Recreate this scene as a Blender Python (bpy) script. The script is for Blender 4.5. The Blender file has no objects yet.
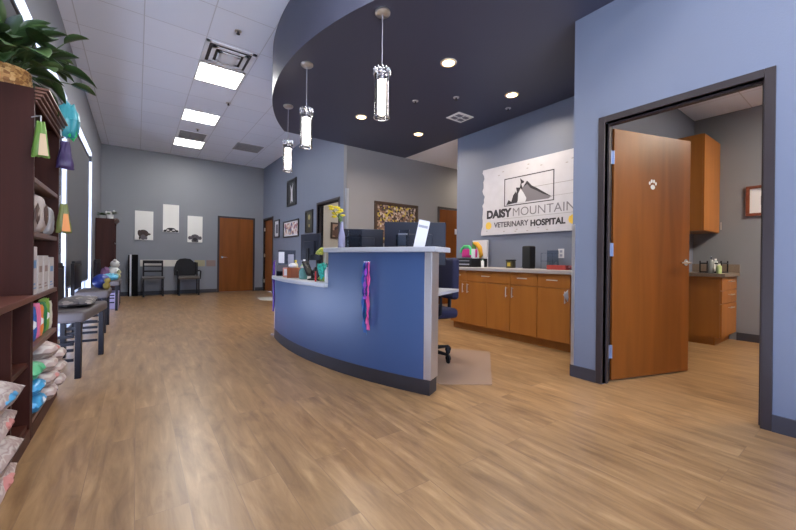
import bpy, bmesh, math, random
from mathutils import Vector, Matrix, noise
C = bpy.context.scene.collection
PI = math.pi
R = math.radians
random.seed(7)

# ------------------------------------------------------------------ camera, world, exposure
def setup_camera():
    f_px, yaw, pitch, roll, sy = 358.02, R(36.07), R(-0.073), R(0.659), 5.33
    f = Vector((math.sin(yaw)*math.cos(pitch), math.cos(yaw)*math.cos(pitch), math.sin(pitch)))
    rt = Vector((math.cos(yaw), -math.sin(yaw), 0)); up = rt.cross(f)
    rt2 = rt*math.cos(roll) + up*math.sin(roll); up2 = -rt*math.sin(roll) + up*math.cos(roll)
    cam = bpy.data.cameras.new('camera'); o = bpy.data.objects.new('camera', cam); C.objects.link(o)
    m = Matrix((rt2, up2, -f)).transposed().to_4x4(); m.translation = Vector((0, 0, 1.0)); o.matrix_world = m
    cam.sensor_fit = 'HORIZONTAL'; cam.sensor_width = 36; cam.lens = f_px/796*36
    cam.shift_y = -sy/796; cam.clip_start = 0.02; cam.clip_end = 100
    bpy.context.scene.camera = o
setup_camera()
sc = bpy.context.scene
sc.view_settings.view_transform = 'Standard'; sc.view_settings.look = 'None'
sc.view_settings.gamma = 1; sc.view_settings.exposure = 0.6; sc.view_settings.use_curve_mapping = False
world = bpy.data.worlds.new('daylight'); sc.world = world; world.use_nodes = True
wn = world.node_tree; bg = wn.nodes['Background']; bg.inputs[1].default_value = 1.0
w_tc = wn.nodes.new('ShaderNodeTexCoord'); w_sp = wn.nodes.new('ShaderNodeSeparateXYZ'); w_cr = wn.nodes.new('ShaderNodeValToRGB'); w_mr = wn.nodes.new('ShaderNodeMapRange')
wn.links.new(w_tc.outputs['Generated'], w_sp.inputs[0]); wn.links.new(w_sp.outputs['Z'], w_mr.inputs['Value']); w_mr.inputs['From Min'].default_value = -1
wn.links.new(w_mr.outputs[0], w_cr.inputs[0]); w_mx = wn.nodes.new('ShaderNodeMix'); w_mx.data_type = 'RGBA'; w_mx.blend_type = 'MULTIPLY'; w_mx.clamp_factor = True
w_m2 = wn.nodes.new('ShaderNodeMapRange'); w_m2.inputs['From Min'].default_value = -0.1; w_m2.inputs['From Max'].default_value = -0.7; wn.links.new(w_sp.outputs['X'], w_m2.inputs['Value'])
wn.links.new(w_m2.outputs[0], w_mx.inputs[0]); wn.links.new(w_cr.outputs[0], w_mx.inputs[6]); w_mx.inputs[7].default_value = (1.25, 1.4, 1.75, 1)   # left side brightened and blued to lift the daylight by the windows
wn.links.new(w_mx.outputs[2], bg.inputs[0])   # bright lower half added to light the ceiling, hazy sky above
w_cr.color_ramp.elements[0].position = 0.49; w_cr.color_ramp.elements[0].color = (8.5, 8.2, 8.4, 1)
w_cr.color_ramp.elements[1].position = 0.53; w_cr.color_ramp.elements[1].color = (2.0, 2.4, 3.4, 1)
TROFFER = 23.0; DOWN_W = 13.0; PEND = 9.0
CEIL = 3.725; SOF = 3.09

# ------------------------------------------------------------------ materials
def lin(c): return tuple((v/255/12.92 if v/255 <= 0.04045 else ((v/255+0.055)/1.055)**2.4) for v in c)
MATS = {}
def mat(name, rgb=(128,128,128), rough=0.6, metal=0.0, bump=0.0, bscale=200, var=0.0, vscale=3.0, emit=0, trans=0.0, coat=0.0, spec=None, alpha=None):
    if name in MATS: return MATS[name]
    m = bpy.data.materials.new(name); m.use_nodes = True; nt = m.node_tree; b = nt.nodes['Principled BSDF']
    col = lin(rgb) + (1,)
    b.inputs['Base Color'].default_value = col; b.inputs['Roughness'].default_value = rough; b.inputs['Metallic'].default_value = metal
    if spec is not None: b.inputs['Specular IOR Level'].default_value = spec
    if coat: b.inputs['Coat Weight'].default_value = coat; b.inputs['Coat Roughness'].default_value = 0.1
    if trans: b.inputs['Transmission Weight'].default_value = trans
    if emit: b.inputs['Emission Color'].default_value = col; b.inputs['Emission Strength'].default_value = emit
    tc = nt.nodes.new('ShaderNodeTexCoord')
    n = nt.nodes.new('ShaderNodeTexNoise'); n.inputs['Scale'].default_value = vscale; n.inputs['Detail'].default_value = 4
    nt.links.new(tc.outputs['Object'], n.inputs['Vector'])
    v = max(var, 0.02)
    mx = nt.nodes.new('ShaderNodeMix'); mx.data_type = 'RGBA'
    mx.inputs[6].default_value = tuple(c*(1-v) for c in col[:3]) + (1,); mx.inputs[7].default_value = tuple(min(1, c*(1+v)) for c in col[:3]) + (1,)
    nt.links.new(n.outputs['Fac'], mx.inputs[0]); nt.links.new(mx.outputs[2], b.inputs['Base Color'])
    if bump:
        n2 = nt.nodes.new('ShaderNodeTexNoise'); n2.inputs['Scale'].default_value = bscale; n2.inputs['Detail'].default_value = 3
        nt.links.new(tc.outputs['Object'], n2.inputs['Vector'])
        bp = nt.nodes.new('ShaderNodeBump'); bp.inputs['Strength'].default_value = bump; bp.inputs['Distance'].default_value = 0.004
        nt.links.new(n2.outputs['Fac'], bp.inputs['Height']); nt.links.new(bp.outputs['Normal'], b.inputs['Normal'])
    MATS[name] = m; return m

def wood(name, c1, c2, rough=0.4, scale=(1,1,1), axis='Z', dist=3.0, spec=None):
    """streaky veneer: stretched noise along an axis"""
    if name in MATS: return MATS[name]
    m = bpy.data.materials.new(name); m.use_nodes = True; nt = m.node_tree; b = nt.nodes['Principled BSDF']
    b.inputs['Roughness'].default_value = rough
    if spec is not None: b.inputs['Specular IOR Level'].default_value = spec
    tc = nt.nodes.new('ShaderNodeTexCoord'); mp = nt.nodes.new('ShaderNodeMapping')
    s = {'X': (1.2,22,22), 'Y': (22,1.2,22), 'Z': (22,22,1.2)}[axis]; mp.inputs['Scale'].default_value = tuple(a*k for a,k in zip(s,scale))
    n = nt.nodes.new('ShaderNodeTexNoise'); n.inputs['Scale'].default_value = 1.0; n.inputs['Detail'].default_value = 6; n.inputs['Distortion'].default_value = 0.4
    cr = nt.nodes.new('ShaderNodeValToRGB'); cr.color_ramp.elements[0].position = 0.3; cr.color_ramp.elements[1].position = 0.7
    cr.color_ramp.elements[0].color = lin(c1)+(1,); cr.color_ramp.elements[1].color = lin(c2)+(1,)
    nt.links.new(tc.outputs['Object'], mp.inputs['Vector']); nt.links.new(mp.outputs[0], n.inputs['Vector'])
    nt.links.new(n.outputs['Fac'], cr.inputs[0]); nt.links.new(cr.outputs[0], b.inputs['Base Color'])
    MATS[name] = m; return m

def glass_mat(name, tint=(235,240,245), gloss=0.12, rough=0.02):
    if name in MATS: return MATS[name]
    m = bpy.data.materials.new(name); m.use_nodes = True; nt = m.node_tree; nt.nodes.clear()
    o = nt.nodes.new('ShaderNodeOutputMaterial'); t = nt.nodes.new('ShaderNodeBsdfTransparent'); g = nt.nodes.new('ShaderNodeBsdfGlossy')
    t.inputs[0].default_value = lin(tint)+(1,); g.inputs[0].default_value = (1,1,1,1); g.inputs['Roughness'].default_value = rough
    lw = nt.nodes.new('ShaderNodeLayerWeight'); lw.inputs[0].default_value = gloss
    mx = nt.nodes.new('ShaderNodeMixShader'); nt.links.new(lw.outputs['Fresnel'], mx.inputs[0]); nt.links.new(t.outputs[0], mx.inputs[1]); nt.links.new(g.outputs[0], mx.inputs[2])
    nt.links.new(mx.outputs[0], o.inputs[0]); MATS[name] = m; return m

def floor_mat():
    m = bpy.data.materials.new('vinyl_plank'); m.use_nodes = True; nt = m.node_tree; b = nt.nodes['Principled BSDF']; L = nt.links.new
    tc = nt.nodes.new('ShaderNodeTexCoord')
    sw = nt.nodes.new('ShaderNodeMapping'); sw.inputs['Rotation'].default_value = (0,0,R(90)); L(tc.outputs['Object'], sw.inputs['Vector'])
    br = nt.nodes.new('ShaderNodeTexBrick'); br.offset = 0.37; br.inputs['Scale'].default_value = 1; br.inputs['Brick Width'].default_value = 1.22; br.inputs['Row Height'].default_value = 0.18
    br.inputs['Mortar Size'].default_value = 0.0015; br.inputs['Mortar Smooth'].default_value = 0.3; br.inputs['Bias'].default_value = 0.0
    br.inputs['Color1'].default_value = (0,0,0,1); br.inputs['Color2'].default_value = (1,1,1,1); br.inputs['Mortar'].default_value = (0.5,0.5,0.5,1)
    L(sw.outputs[0], br.inputs['Vector'])
    # per-plank offset for the grain
    off = nt.nodes.new('ShaderNodeVectorMath'); off.operation = 'MULTIPLY_ADD'
    off.inputs[1].default_value = (7,31,0); L(br.outputs['Color'], off.inputs[0]); L(tc.outputs['Object'], off.inputs[2])
    mp = nt.nodes.new('ShaderNodeMapping'); mp.inputs['Scale'].default_value = (13,1.6,1); L(off.outputs[0], mp.inputs['Vector'])
    n = nt.nodes.new('ShaderNodeTexNoise'); n.inputs['Scale'].default_value = 1.3; n.inputs['Detail'].default_value = 8; n.inputs['Roughness'].default_value = 0.62; n.inputs['Distortion'].default_value = 0.5
    L(mp.outputs[0], n.inputs['Vector'])
    cr = nt.nodes.new('ShaderNodeValToRGB'); e = cr.color_ramp.elements
    e[0].position = 0.25; e[0].color = lin((116,86,60))+(1,); e[1].position = 0.78; e[1].color = lin((184,151,110))+(1,)
    a = e.new(0.42); a.color = lin((138,107,73))+(1,); a = e.new(0.58); a.color = lin((156,123,86))+(1,)
    L(n.outputs['Fac'], cr.inputs[0])
    # knots and dark smudges
    mp2 = nt.nodes.new('ShaderNodeMapping'); mp2.inputs['Scale'].default_value = (4.5,1.6,1); L(off.outputs[0], mp2.inputs['Vector'])
    n2 = nt.nodes.new('ShaderNodeTexNoise'); n2.inputs['Scale'].default_value = 1.6; n2.inputs['Detail'].default_value = 5; n2.inputs['Distortion'].default_value = 0.8; L(mp2.outputs[0], n2.inputs['Vector'])
    cr2 = nt.nodes.new('ShaderNodeValToRGB'); cr2.color_ramp.elements[0].position = 0.54; cr2.color_ramp.elements[0].color = (1,1,1,1)
    cr2.color_ramp.elements[1].position = 0.72; cr2.color_ramp.elements[1].color = (0.68,0.64,0.62,1); L(n2.outputs['Fac'], cr2.inputs[0])
    mul = nt.nodes.new('ShaderNodeMix'); mul.data_type = 'RGBA'; mul.blend_type = 'MULTIPLY'; mul.inputs[0].default_value = 1
    L(cr.outputs[0], mul.inputs[6]); L(cr2.outputs[0], mul.inputs[7])
    # plank to plank tone
    pr = nt.nodes.new('ShaderNodeMapRange'); pr.inputs['To Min'].default_value = 0.94; pr.inputs['To Max'].default_value = 1.05; L(br.outputs['Color'], pr.inputs['Value'])
    m2 = nt.nodes.new('ShaderNodeMix'); m2.data_type = 'RGBA'; m2.blend_type = 'MULTIPLY'; m2.inputs[0].default_value = 1; L(mul.outputs[2], m2.inputs[6]); L(pr.outputs[0], m2.inputs[7])
    m3 = nt.nodes.new('ShaderNodeMix'); m3.data_type = 'RGBA'; L(br.outputs['Fac'], m3.inputs[0]); L(m2.outputs[2], m3.inputs[6]); m3.inputs[7].default_value = lin((130,102,76))+(1,)
    L(m3.outputs[2], b.inputs['Base Color'])
    b.inputs['Roughness'].default_value = 0.3; b.inputs['Specular IOR Level'].default_value = 0.5
    bp = nt.nodes.new('ShaderNodeBump'); bp.inputs['Strength'].default_value = 0.12; bp.inputs['Distance'].default_value = 0.002; L(n.outputs['Fac'], bp.inputs['Height']); L(bp.outputs[0], b.inputs['Normal'])
    return m

def tile_mat():
    """acoustic ceiling tiles: grid lines and fissured surface"""
    m = bpy.data.materials.new('ceiling_tile'); m.use_nodes = True; nt = m.node_tree; b = nt.nodes['Principled BSDF']; L = nt.links.new
    tc = nt.nodes.new('ShaderNodeTexCoord'); mp = nt.nodes.new('ShaderNodeMapping'); mp.inputs['Location'].default_value = (-0.043, -5.64, 0); L(tc.outputs['Object'], mp.inputs['Vector'])
    br = nt.nodes.new('ShaderNodeTexBrick'); br.offset = 0; br.inputs['Scale'].default_value = 1; br.inputs['Brick Width'].default_value = 0.63; br.inputs['Row Height'].default_value = 0.656
    br.inputs['Mortar Size'].default_value = 0.006; br.inputs['Mortar Smooth'].default_value = 0.2; L(mp.outputs[0], br.inputs['Vector'])
    c = lin((234,238,250))+(1,); d = lin((229,234,247))+(1,)
    br.inputs['Color1'].default_value = c; br.inputs['Color2'].default_value = d; br.inputs['Mortar'].default_value = lin((204,206,216))+(1,)
    L(br.outputs['Color'], b.inputs['Base Color']); b.inputs['Roughness'].default_value = 0.85
    n = nt.nodes.new('ShaderNodeTexNoise'); n.inputs['Scale'].default_value = 90; n.inputs['Detail'].default_value = 4; L(tc.outputs['Object'], n.inputs['Vector'])
    ad = nt.nodes.new('ShaderNodeMath'); ad.operation = 'MULTIPLY_ADD'; ad.inputs[1].default_value = 2.0; L(br.outputs['Fac'], ad.inputs[0]); L(n.outputs['Fac'], ad.inputs[2])
    bp = nt.nodes.new('ShaderNodeBump'); bp.inputs['Strength'].default_value = 0.25; bp.inputs['Distance'].default_value = 0.003; L(ad.outputs[0], bp.inputs['Height']); L(bp.outputs[0], b.inputs['Normal'])
    return m

def blotch_mat(name, cols, scale=18, rough=0.6, kind='voronoi'):
    """picture-like or printed patchwork of several colours"""
    if name in MATS: return MATS[name]
    m = bpy.data.materials.new(name); m.use_nodes = True; nt = m.node_tree; b = nt.nodes['Principled BSDF']; L = nt.links.new
    tc = nt.nodes.new('ShaderNodeTexCoord')
    if kind == 'voronoi':
        v = nt.nodes.new('ShaderNodeTexVoronoi'); v.inputs['Scale'].default_value = scale; L(tc.outputs['Object'], v.inputs['Vector'])
        s = nt.nodes.new('ShaderNodeSeparateColor'); L(v.outputs['Color'], s.inputs[0]); out = s.outputs[0]
    else:
        v = nt.nodes.new('ShaderNodeTexNoise'); v.inputs['Scale'].default_value = scale; v.inputs['Detail'].default_value = 2; v.inputs['Distortion'].default_value = 1.0
        L(tc.outputs['Object'], v.inputs['Vector']); mr = nt.nodes.new('ShaderNodeMapRange'); mr.inputs['From Min'].default_value = 0.3; mr.inputs['From Max'].default_value = 0.7
        L(v.outputs['Fac'], mr.inputs[0]); out = mr.outputs[0]
    cr = nt.nodes.new('ShaderNodeValToRGB'); cr.color_ramp.interpolation = 'CONSTANT' if kind == 'voronoi' else 'EASE'
    e = cr.color_ramp.elements
    while len(e) > 1: e.remove(e[0])
    e[0].position = 0; e[0].color = lin(cols[0])+(1,)
    for i, c in enumerate(cols[1:], 1): k = e.new(i/len(cols)); k.color = lin(c)+(1,)
    L(out, cr.inputs[0]); L(cr.outputs[0], b.inputs['Base Color']); b.inputs['Roughness'].default_value = rough
    MATS[name] = m; return m

WALL = mat('wall_paint', (130,132,139), 0.55, bump=0.25, bscale=120, var=0.03)
WALLB = mat('wall_paint_daylit', (115,122,139), 0.5, bump=0.25, bscale=120, var=0.03)  # copy of the wall paint with cool daylight put into its colour
BEIGE = mat('beige_paint', (190,182,172), 0.7, bump=0.1)
NAVY = mat('navy_paint', (62,64,82), 0.45, bump=0.06, bscale=60)
DESK = mat('desk_blue', (62,86,128), 0.38, bump=0.03, bscale=80)
SLAB = mat('grey_laminate', (176,178,184), 0.35, var=0.12, vscale=60)
STEEL = mat('brushed_steel', (205,200,196), 0.38, 0.85)
CHROME = mat('chrome', (225,225,228), 0.15, 1.0)
KICK = mat('black_kick', (50,46,48), 0.5)
BASE = mat('baseboard_vinyl', (58,56,62), 0.5)
FRAME = mat('door_frame_brown', (54,46,46), 0.45, spec=.35)
DOORW = wood('maple_door', (114,63,20), (136,78,28), 0.38, axis='Z', scale=(.35,.35,.6))
DOORW.node_tree.nodes['Principled BSDF'].inputs['Specular IOR Level'].default_value = 0.22
CABW = wood('maple_cabinet', (150,91,32), (166,104,40), 0.42, axis='Z', scale=(.4,.4,.6))
SHELFW = wood('dark_cherry', (50,22,16), (70,33,24), 0.5, axis='Z', scale=(.6,.6,.6), spec=.22)
BLACK = mat('black_plastic', (22,23,27), 0.5, spec=.3)
DARKSCR = mat('monitor_back', (32,35,48), 0.5, spec=.3)
WHITE = mat('white_paint', (228,226,222), 0.5)
CARD = mat('white_card', (214,214,218), 0.6)
CEILM = tile_mat(); FLOORM = floor_mat()
GLASS = glass_mat('clear_glass'); ACRYL = glass_mat('clear_acrylic', (215,222,230), 0.35)
SHADE = mat('roller_shade', (92,93,98), 0.75, bump=0.05, bscale=300)
ALU = mat('aluminium', (165,168,175), 0.35, 0.6)
EMIT = mat('light_panel', (255,252,247), 0.6, emit=TROFFER)
WARM = mat('warm_lens', (255,214,150), 0.6, emit=14)
PEM = mat('pendant_glow', (255,244,228), 0.5, emit=PEND)
FAB_G = mat('seat_grey_fabric', (96,92,92), 0.85, bump=0.2, bscale=400)
DARKWOOD = mat('espresso_wood', (26,22,26), 0.5, spec=.3)
BRASS = mat('antique_frame', (66,48,36), 0.4)

# ------------------------------------------------------------------ mesh helpers
class MB:
    def __init__(s): s.b = bmesh.new()
    def box(s, x0,x1,y0,y1,z0,z1, rot=None, at=None):
        vs = [s.b.verts.new((x,y,z)) for x in (x0,x1) for y in (y0,y1) for z in (z0,z1)]
        for q in ((0,1,3,2),(4,6,7,5),(0,4,5,1),(2,3,7,6),(0,2,6,4),(1,5,7,3)): s.b.faces.new([vs[i] for i in q])
        if rot is not None: bmesh.ops.rotate(s.b, verts=vs, cent=at or (0,0,0), matrix=rot)
        return s
    def rbox(s, x0,x1,y0,y1,z0,z1, r=0.01, seg=3):
        t = bmesh.new(); m = MB.__new__(MB); m.b = t; m.box(x0,x1,y0,y1,z0,z1)
        bmesh.ops.bevel(t, geom=t.edges[:], offset=r, segments=seg, affect='EDGES', profile=0.5)
        return s.merge(t)
    def merge(s, t, mw=None):
        me = bpy.data.meshes.new('tmp'); t.to_mesh(me); t.free()
        if mw is not None: me.transform(mw)
        s.b.from_mesh(me); bpy.data.meshes.remove(me); return s
    def cyl(s, p0, p1, r0, r1=None, seg=20, cap=True):
        r1 = r0 if r1 is None else r1; p0 = Vector(p0); p1 = Vector(p1); d = (p1-p0).normalized()
        u = d.orthogonal().normalized(); w = d.cross(u)
        A = [s.b.verts.new(p0+(u*math.cos(2*PI*i/seg)+w*math.sin(2*PI*i/seg))*r0) for i in range(seg)]
        B = [s.b.verts.new(p1+(u*math.cos(2*PI*i/seg)+w*math.sin(2*PI*i/seg))*r1) for i in range(seg)]
        for i in range(seg): s.b.faces.new((A[i],A[(i+1)%seg],B[(i+1)%seg],B[i]))
        if cap: s.b.faces.new(A[::-1]); s.b.faces.new(B)
        return s
    def tube(s, pts, r, seg=8):
        pts = [Vector(p) for p in pts]; rings = []; n = len(pts)
        u = None
        for i, p in enumerate(pts):
            d = (pts[min(i+1,n-1)]-pts[max(i-1,0)]).normalized()
            if u is None: u = d.orthogonal().normalized()
            u = (u - d*u.dot(d)).normalized(); w = d.cross(u); rr = r[i] if isinstance(r,(list,tuple)) else r
            rings.append([s.b.verts.new(p+(u*math.cos(2*PI*k/seg)+w*math.sin(2*PI*k/seg))*rr) for k in range(seg)])
        for a, b in zip(rings, rings[1:]):
            for k in range(seg): s.b.faces.new((a[k],a[(k+1)%seg],b[(k+1)%seg],b[k]))
        s.b.faces.new(rings[0][::-1]); s.b.faces.new(rings[-1]); return s
    def lathe(s, prof, c=(0,0,0), seg=28):
        c = Vector(c); rings = []
        for r, z in prof:
            rings.append([s.b.verts.new(c+Vector((r*math.cos(2*PI*k/seg), r*math.sin(2*PI*k/seg), z))) for k in range(seg)] if r > 1e-5 else [s.b.verts.new(c+Vector((0,0,z)))])
        for a, b in zip(rings, rings[1:]):
            for k in range(seg):
                k2 = (k+1)%seg
                q = [a[k%len(a)], a[k2%len(a)], b[k2%len(b)], b[k%len(b)]]; q2 = []
                for v in q:
                    if v not in q2: q2.append(v)
                if len(q2) > 2: s.b.faces.new(q2)
        return s
    def sph(s, c, r, seg=20, rings=12):
        r = (r,r,r) if not isinstance(r,(tuple,list)) else r
        bmesh.ops.create_uvsphere(s.b, u_segments=seg, v_segments=rings, radius=1, matrix=Matrix.Translation(c) @ Matrix.Diagonal((*r,1))); return s
    def prism(s, poly, z0, z1, plane='XY'):
        def P(a,b,c): return {'XY':(a,b,c),'YZ':(c,a,b),'XZ':(a,c,b)}[plane]
        A = [s.b.verts.new(P(a,b,z0)) for a,b in poly]; B = [s.b.verts.new(P(a,b,z1)) for a,b in poly]
        n = len(poly)
        for i in range(n): s.b.faces.new((A[i],A[(i+1)%n],B[(i+1)%n],B[i]))
        s.b.faces.new(A[::-1]); s.b.faces.new(B); return s
    def torus(s, c, R_, r, axis='Z', seg=28, ms=8):
        P = []
        for i in range(seg):
            a = 2*PI*i/seg; q = (R_*math.cos(a), R_*math.sin(a), 0)
            q = {'Z':q,'X':(0,q[0],q[1]),'Y':(q[0],0,q[1])}[axis]; P.append(Vector(c)+Vector(q))
        rings = []
        for i in range(seg):
            d = (P[(i+1)%seg]-P[i-1]).normalized(); u = (P[i]-Vector(c)).normalized(); w = d.cross(u)
            rings.append([s.b.verts.new(P[i]+(u*math.cos(2*PI*k/ms)+w*math.sin(2*PI*k/ms))*r) for k in range(ms)])
        for i in range(seg):
            a, b = rings[i], rings[(i+1)%seg]
            for k in range(ms): s.b.faces.new((a[k],a[(k+1)%ms],b[(k+1)%ms],b[k]))
        return s
    def pillow(s, w, d, h, seed=0, amp=0.12, crimp=True, nu=18, nv=14):
        """soft bag lying flat: w along x, d along y, h tall, base z=0"""
        o = random.Random(seed).uniform(0,50)
        for side in (1,-1):
            g = [[None]*(nv+1) for _ in range(nu+1)]
            for i in range(nu+1):
                for j in range(nv+1):
                    a = i/nu*2-1; b = j/nv*2-1
                    t = max(0,(1-abs(a)**3.2))*max(0,(1-abs(b)**3.2)); t = t**0.5
                    n_ = noise.noise(Vector((a*2.2+o, b*2.2, side*1.3+o)))
                    n2 = noise.noise(Vector((a*6+o, b*6, side*3+o)))
                    z = side*t*(1+amp*(n_*1.5+n2*.6))*h/2
                    ed = 1-0.06*(abs(b)**2)*abs(a)
                    g[i][j] = s.b.verts.new((a*w/2*ed+n_*.006, b*d/2+n_*.008, h/2+z))
            for i in range(nu):
                for j in range(nv):
                    q = (g[i][j],g[i+1][j],g[i+1][j+1],g[i][j+1]); s.b.faces.new(q if side==1 else q[::-1])
        bmesh.ops.remove_doubles(s.b, verts=s.b.verts[:], dist=0.0012)
        return s
    def build(s, name, m, parent=None, label=None, smooth=None, bevel=0, kind=None, cast=True):
        bmesh.ops.recalc_face_normals(s.b, faces=s.b.faces[:])
        me = bpy.data.meshes.new(name); s.b.to_mesh(me); s.b.free()
        mm = m if isinstance(m, (list,tuple)) else [m]
        for k in mm: me.materials.append(k)
        if smooth is not None:
            me.polygons.foreach_set('use_smooth', [True]*len(me.polygons))
            if smooth: me.set_sharp_from_angle(angle=R(smooth))
        o = bpy.data.objects.new(name, me); C.objects.link(o); o.parent = parent
        if label: o['label'] = label
        if kind: o['kind'] = kind
        if bevel:
            bv = o.modifiers.new('bevel','BEVEL'); bv.width = bevel; bv.segments = 2; bv.limit_method = 'ANGLE'; bv.angle_limit = R(40)
        return o
def tag(o, label, cat, group=None, kind=None):
    o['label'] = label; o['category'] = cat
    if group: o['group'] = group
    if kind: o['kind'] = kind
    return o
def thing(name, label, cat, loc=(0,0,0), rz=0, group=None):
    o = bpy.data.objects.new(name, None); C.objects.link(o); o.location = loc; o.rotation_euler = (0,0,rz); o.empty_display_size = .1
    return tag(o, label, cat, group)
def struct(name, mb, m, parent=None, **k):
    o = mb.build(name, m, parent, **k)
    if parent is None: o['kind'] = 'structure'
    return o
def put(o, loc, rz=0, rx=0, ry=0): o.location = loc; o.rotation_euler = (rx,ry,rz); return o
def one(name, mb, m, label, cat, loc=(0,0,0), rz=0, group=None, **k):
    o = mb.build(name, m, None, **k); put(o, loc, rz); return tag(o, label, cat, group)
def dup(o, parent=None):
    c = o.copy(); C.objects.link(c); c.parent = parent
    for ch in list(o.children): dup(ch, c)
    return c
def text(name, s, size, m, parent, M, depth=0.001, offset=0.0, align='LEFT', spacing=1.0, xs=1.0):
    cu = bpy.data.curves.new(name, 'FONT'); cu.body = s; cu.size = size; cu.extrude = depth; cu.offset = offset; cu.align_x = align; cu.space_character = spacing
    t = bpy.data.objects.new('tmp_text', cu); C.objects.link(t); bpy.context.view_layer.update()
    me = bpy.data.meshes.new_from_object(t.evaluated_get(bpy.context.evaluated_depsgraph_get())); bpy.data.objects.remove(t); bpy.data.curves.remove(cu)
    me.transform(M @ Matrix.Diagonal((xs,1,1,1))); me.materials.clear(); me.materials.append(m)
    o = bpy.data.objects.new(name, me); C.objects.link(o); o.parent = parent; return o
# frames of text on a wall whose face looks towards -X (reads from +Y to -Y)
def M_negx(x,y,z): return Matrix.Translation((x,y,z)) @ Matrix(((0,0,-1,0),(-1,0,0,0),(0,1,0,0),(0,0,0,1)))

# ------------------------------------------------------------------ room shell
YF = 11.284; XL = -0.723; XR = 3.07; XM = 3.107
struct('floor', MB().box(-0.9,7.7,-2.7,11.5,-0.1,0), FLOORM)
struct('ceiling', MB().box(-0.9,7.7,-2.7,11.5,CEIL,CEIL+0.1), CEILM)
struct('wall_far', MB().box(-0.9,3.3,YF,YF+.12,0,CEIL), WALL)
# left wall with a storefront of three shaded bays
WIN = [(0.15,3.02),(3.12,6.06),(6.16,9.08)]; WT = 2.97; WB = 0.06
def left_wall():
    b = MB(); x0, x1 = XL-.14, XL
    b.box(x0,x1,-2.6,YF,WT,CEIL); b.box(x0,x1,-2.6,YF,0,WB)
    ys = [-2.6] + [v for w in WIN for v in w] + [YF]
    for i in range(0,len(ys),2): b.box(x0,x1,ys[i],ys[i+1],WB,WT)
    struct('wall_left', b, WALL)
left_wall()
for i,(a,c) in enumerate(WIN):
    fr = MB()
    for y in (a+.0,c-.03): fr.box(XL-.14,XL-.10,y,y+.03,WB,WT)
    fr.box(XL-.14,XL-.10,a+.03,c-.03,WB,WB+.04); fr.box(XL-.14,XL-.10,a+.03,c-.03,WT-.04,WT)
    m_ = (a+c)/2; fr.box(XL-.14,XL-.10,m_-.02,m_+.02,WB+.04,WT-.04)
    fr.box(XL-.10,XL,a,a+.006,WB,WT); fr.box(XL-.10,XL,c-.006,c,WB,WT); fr.box(XL-.10,XL,a+.006,c-.006,WT-.006,WT); fr.box(XL-.10,XL,a+.006,c-.006,WB,WB+.006)
    w = struct('window_%d'%(i+1), fr, mat('window_white',(235,236,240),.4))
    MB().box(XL-.13,XL-.125,a+.03,c-.03,WB+.04,WT-.04).build('window_pane', GLASS, w)
# back wall of the waiting room, behind the photographer: unseen shopfront, glazed wide for daylight fill
b = MB(); b.box(-.86,XR,-2.62,-2.5,3.3,CEIL); b.box(-.86,-.6,-2.62,-2.5,0,3.3); b.box(2.95,XR,-2.62,-2.5,0,3.3); b.box(-.6,2.95,-2.62,-2.5,0,.1)
struct('wall_back', b, WALL)
fr = MB()
for x in (-.6,.27,1.14,2.02,2.9): fr.box(x,x+.05,-2.59,-2.53,.1,3.3)
fr.box(-.55,2.9,-2.59,-2.53,.1,.15); fr.box(-.55,2.9,-2.59,-2.53,3.25,3.3)
w = struct('window_4', fr, ALU); MB().box(-.55,2.9,-2.565,-2.56,.15,3.25).build('window_pane', GLASS, w)
# right wall with the exam-room door opening
D0, D1, DH = 0.455, 1.37, 2.13
b = MB(); b.box(XR,XR+.12,-2.6,D0-.0,0,CEIL); b.box(XR,XR+.12,D1,1.63,0,CEIL); b.box(XR,XR+.12,D0,D1,DH,CEIL)
b.box(XR+.12,3.35,1.51,1.63,0,CEIL); b.box(3.3,6.44,1.63,1.75,0,CEIL)
struct('wall_right', b, WALLB)
struct('wall_sign', MB().box(4.45,4.57,1.75,4.40,0,CEIL), WALLB)
struct('wall_corridor_side', MB().box(4.57,7.6,4.28,4.40,0,CEIL), WALL)
struct('wall_corridor_end', MB().box(7.5,7.62,4.4,5.9,0,CEIL), WALL)
# back wall of the corridor, with its doorway
CD0, CD1 = 5.42, 6.35
b = MB(); b.box(XM,CD0,5.9,6.02,0,CEIL); b.box(CD1,7.6,5.9,6.02,0,CEIL); b.box(CD0,CD1,5.9,6.02,DH,CEIL)
struct('wall_corridor_back', b, mat('wall_paint_warm_lit',(134,130,130),0.55,bump=.25,bscale=120,var=.03))  # same wall paint, warm corridor light put into its colour
# gallery wall with two doorways
O0, O1 = 6.21, 7.19; F0, F1 = 10.33, 11.18
b = MB(); b.box(XM,XM+.12,6.02,O0,0,CEIL); b.box(XM,XM+.12,O1,F0,0,CEIL); b.box(XM,XM+.12,F1,YF,0,CEIL)
b.box(XM,XM+.12,O0,O1,DH,CEIL); b.box(XM,XM+.12,F0,F1,DH,CEIL)
struct('wall_gallery', b, WALLB)
# office behind the open doorway
b = MB(); b.box(6.0,6.1,6.02,8.3,0,2.8); b.box(XM+.12,6.0,8.2,8.3,0,2.8)
struct('wall_office', b, BEIGE)
struct('ceiling_office', MB().box(XM+.12,6.1,6.02,8.3,2.8,2.86), CEILM)
# exam room
b = MB(); b.box(6.32,6.44,-1.7,1.63,0,3.0); b.box(XR+.12,6.44,-1.82,-1.7,0,3.0)
struct('wall_exam_room', b, WALL)
struct('ceiling_exam_room', MB().box(XR+.12,6.32,-1.7,1.63,2.99,3.05), CEILM)
struct('ceiling_corridor', MB().box(4.45,7.5,4.4,5.9,SOF,SOF+.05), mat('corridor_ceiling',(236,232,228),0.8))
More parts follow.
